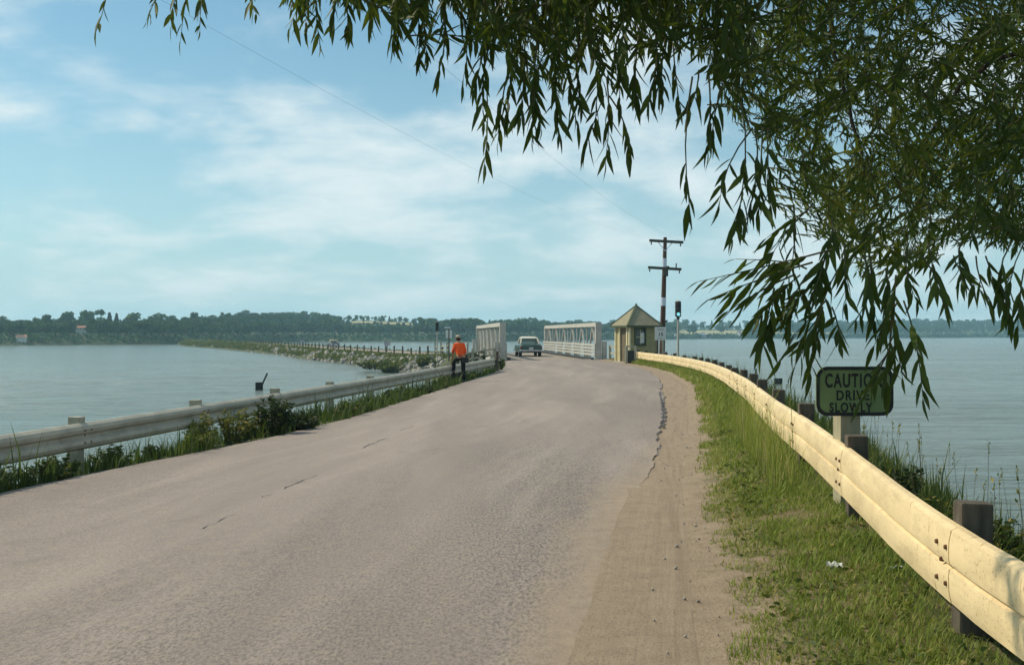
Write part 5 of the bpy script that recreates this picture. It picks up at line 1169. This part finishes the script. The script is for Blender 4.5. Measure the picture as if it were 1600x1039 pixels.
# named sprays along the outline: (x0,y0) -> (x1,y1) in photo pixels, distance, leaf density, bare fraction
SPR = [(168,-40,150,50,4.6,.45,.5),(262,-40,228,34,4.6,.6,.3),(300,-50,282,62,4.6,.7,.4),(322,-40,312,48,4.6,.9,.3),(408,-40,400,22,4.7,.7,.3),(288,-40,268,40,4.6,.8,.3),
 (470,-60,452,44,4.6,1.2,.2),(498,-60,500,70,4.5,1.2,.2),(480,-50,478,50,4.6,1.2,.2),(530,-50,520,44,4.5,1.2,.2),(556,-50,546,52,4.5,1.2,.2),(585,-60,580,46,4.4,1.2,.2),(612,-50,612,76,4.4,1.2,.2),
 (632,-50,622,60,4.4,1.2,.2),(650,-30,655,104,4.4,1.1,.2),(672,-10,668,90,4.4,1.1,.2),(690,0,684,118,4.4,.9,.3),(716,0,722,132,4.5,.9,.3),(704,-40,700,70,4.4,1.2,.2),(736,-40,735,60,4.4,1.1,.1),
 (770,20,742,138,4.0,1.0,.2),(764,70,756,190,4.0,1.0,.3),(756,100,757,256,4.1,.8,.5),(792,120,778,222,4.0,1.3,.3),(800,60,790,190,4.0,1.2,.2),(840,60,832,218,3.9,1.3,.2),(852,80,846,200,3.9,1.3,.2),
 (868,70,872,212,3.9,1.3,.2),(882,80,902,196,3.9,1.2,.2),(820,90,812,180,3.9,1.3,.2),(905,60,908,170,3.9,1.2,.2),(940,90,930,192,3.9,1.1,.2),(948,120,946,252,3.9,1.1,.3),(952,150,980,248,3.9,1.1,.4),
 (944,150,916,232,3.9,1.1,.4),(966,60,968,160,3.9,1.2,.2),(1000,40,994,170,3.9,1.0,.2),(1022,40,1012,168,3.9,1.1,.2),(1040,60,1036,160,3.9,1.1,.2),(1052,70,1064,176,3.9,.9,.3),
 (1082,120,1080,346,3.5,.9,.62),(1092,110,1078,170,3.7,1.1,.3),(1108,120,1106,236,3.7,.9,.3),(1130,130,1112,232,3.7,1.0,.3),(1158,160,1144,372,3.5,1.1,.4),(1176,200,1124,322,3.5,1.1,.4),(1180,200,1164,350,3.5,1.1,.3),
 (1192,200,1186,336,3.5,1.1,.3),(1200,200,1204,320,3.5,1.0,.3),(1262,330,1198,372,3.4,.9,.3),(1270,320,1205,400,3.4,.9,.3),
 (1300,390,1092,440,3.3,1.0,.25),(1270,410,1112,466,3.3,1.0,.3),(1260,420,1150,405,3.3,.8,.3),(1240,430,1138,486,3.3,.9,.3),(1250,430,1178,500,3.3,1.3,.2),(1260,430,1192,522,3.3,1.3,.2),(1275,440,1232,512,3.3,1.2,.2),
 (1210,450,1190,545,3.3,1.3,.3),(1225,440,1202,505,3.3,1.3,.2),(1290,400,1262,480,3.3,1.3,.2),(1300,340,1270,440,3.4,1.3,.1),(1240,320,1234,430,3.4,1.2,.2),
 (1310,420,1274,530,3.3,1.1,.2),(1290,470,1244,520,3.3,1.1,.2),(1286,480,1236,584,3.3,.8,.35),(1284,490,1266,582,3.3,1.1,.3),(1276,500,1220,562,3.3,.7,.4),(1300,480,1312,535,3.3,1.0,.3),
 (1320,380,1322,480,3.4,1.2,.1),(1350,400,1338,500,3.4,1.2,.1),(1360,400,1366,500,3.4,1.2,.1),(1384,420,1376,520,3.4,1.3,.1),(1400,430,1398,560,3.3,1.3,.2),(1412,470,1442,622,3.2,1.0,.3),(1394,500,1384,606,3.3,1.0,.3),(1398,500,1410,590,3.3,1.1,.3),(1404,470,1366,540,3.3,.9,.3),
 (1420,380,1432,470,3.5,1.2,.1),(1440,400,1476,482,3.5,.9,.3),(1450,380,1462,450,3.6,1.1,.2),(1490,400,1530,452,3.7,1.0,.3),(1500,380,1504,440,3.7,1.2,.2),(1540,400,1552,440,3.7,1.0,.2),(1580,380,1572,480,3.7,1.0,.3),(1600,380,1578,504,3.7,1.0,.3),(1600,420,1590,520,3.7,1.0,.2),(1525,400,1546,470,3.7,.7,.4),
 (1392,540,1342,632,3.4,.8,.4),(1384,556,1364,612,3.4,.8,.2)]
for (x0,y0,x1,y1,Y,de,f0) in SPR:
    Ya = Y*rw.uniform(.97,1.06); twig(U3(x0,y0,Ya), U3(x1,y1,Y), de, f0, .104, .30 if x1 > 700 else .5)
# filling of the crown in view
bx_ = [380,450,520,560,610,650,690,720,745,780,830,870,905,945,985,1010,1060,1100,1130,1180,1220,1260,1300,1340,1400,1450,1500,1550,1600,1720]
by_ = [-30,15,20,15,25,45,35,30,70,110,140,145,110,140,115,95,100,110,160,210,255,320,385,430,445,410,385,385,390,400]
cnt = 0; tries = 0
while cnt < 3000 and tries < 30000:
    tries += 1; x = rw.uniform(420, 1720); bt = np.interp(x, bx_, by_); y = bt - rw.random()**1.1*(bt+190)
    if x < 745 and y < -90: continue
    g = vnoise(np.array([x/100]), np.array([y/100]), 2.2, 21)[0]
    if g < -.55 and y > 0 and rw.random() < .75: continue
    if 1090 < x < 1230 and y > 120 and rw.random() < .35: continue
    Y = rw.uniform(3.7, 6.0) if x < 1150 else (rw.uniform(4.2, 6.5) if rw.random() < .22 else rw.uniform(6.5, 10.5)); L = rw.uniform(.2, .42)*max(1, Y/6)
    if x < 1150 and cnt > 1500: continue
    tip = U3(x, y, Y); bushy_ = x > 1180 or rw.random() < .3
    a0 = tip + (Vector((rw.normal(0,.75), rw.normal(0,.6), rw.uniform(.15,1.0))).normalized()*L if bushy_ else Vector((rw.normal(0,.10), rw.normal(0,.10), L))); tone = .30 + (.42 if (1280 < x < 1500 and 200 < y < 430 and rw.random() < .6) else 0)  # raised tone paints a sunlit patch into these leaves
    twig(a0, tip, rw.uniform(.9, 1.3), .05, rw.uniform(.07, .105), tone, .0032, .3 if bushy_ else .9); cnt += 1
# unseen rest of the crown, extra leaves added above and beside for sun shading
for k in range(480):
    x = rw.uniform(-2.2, 8.2); y = rw.uniform(.6, 8.5); zmin = CAMZ + .335*max(y, .5) + .05; z = zmin + rw.random()**1.3*(4.4 - .25*abs(x-3))
    if x > .47*y + .4: z = rw.uniform(2.6, 7.0)
    if x < .5 and rw.random() < .93: continue
    L = rw.uniform(.3, .6); tip = Vector((x, y, z)); twig(tip + Vector((rw.normal(0,.15), rw.normal(0,.15), L)), tip, .75, .0, .115, .3)
tw.build('twigs', M['twig'], wt)['kind'] = 'stuff'
LO = np.array([tuple(p) for p in LO]); LD = np.array([tuple(p) for p in LD]); LS = np.array(LS); LR_ = np.array(LR_)
print('willow leaves', len(LO))
# the 300 leaves that show largest along the outline are parts of their own, the rest is one mass
WO = LO + np.array(TB); pxs = CX + F_PX*WO[:,0]/np.maximum(WO[:,1],.1); pys = HY - F_PX*(WO[:,2]-CAMZ)/np.maximum(WO[:,1],.1)
nspr = np.zeros(len(LO), bool); inview = (pxs > 20) & (pxs < 1580) & (pys > 15) & (pys < 640) & (WO[:,1] > 2)
front = np.argsort(np.where(inview, WO[:,1]/LS, 1e9))[:300]; nspr[front] = True
me = leaves_mesh('foliage', LO[~nspr], LD[~nspr], LS[~nspr], rw, rnd=LR_[~nspr]); me.materials.append(M['leaf']); o = link('foliage', me, None, wt); o['kind'] = 'stuff'
lm = []
for q in range(6):
    me = npmesh('leaf', LV*np.array([1,1,rw.uniform(.4,1.8)]), LF, rnd=np.full(len(LV), [.1,.2,.3,.35,.45,.6][q])); me.materials.append(M['leaf']); lm.append(me)
for k in front:
    d = Vector(LD[k]); upv = Vector((rw.normal(), rw.normal(), rw.normal()+.6)); xv = d.cross(upv).normalized(); zv = xv.cross(d)
    o = bpy.data.objects.new('leaf', lm[int(rw.integers(6))]); COL.objects.link(o); o.parent = wt
    o.matrix_local = Matrix.Translation(Vector(LO[k])) @ Matrix((xv, d, zv)).transposed().to_4x4() @ Matrix.Scale(float(LS[k]), 4)

# ------------------------------------------------------------------ haze
hz = MB(); hz.box((0, 1300, 28.0), (6400, 3700, 68.0))
t = NT('haze'); t.m.node_tree.nodes.remove(t.out); t.out = t.n('OutputMaterial')
pv = t.n('VolumePrincipled'); pv.inputs['Color'].default_value = (.48, .82, 1.0, 1); pv.inputs['Density'].default_value = .00029; pv.inputs['Anisotropy'].default_value = .2
t.l(pv.outputs[0], t.out.inputs['Volume'])
hz.build('haze', t.m, None, label='pale blue summer haze over the lake', cat='haze', kind='stuff')
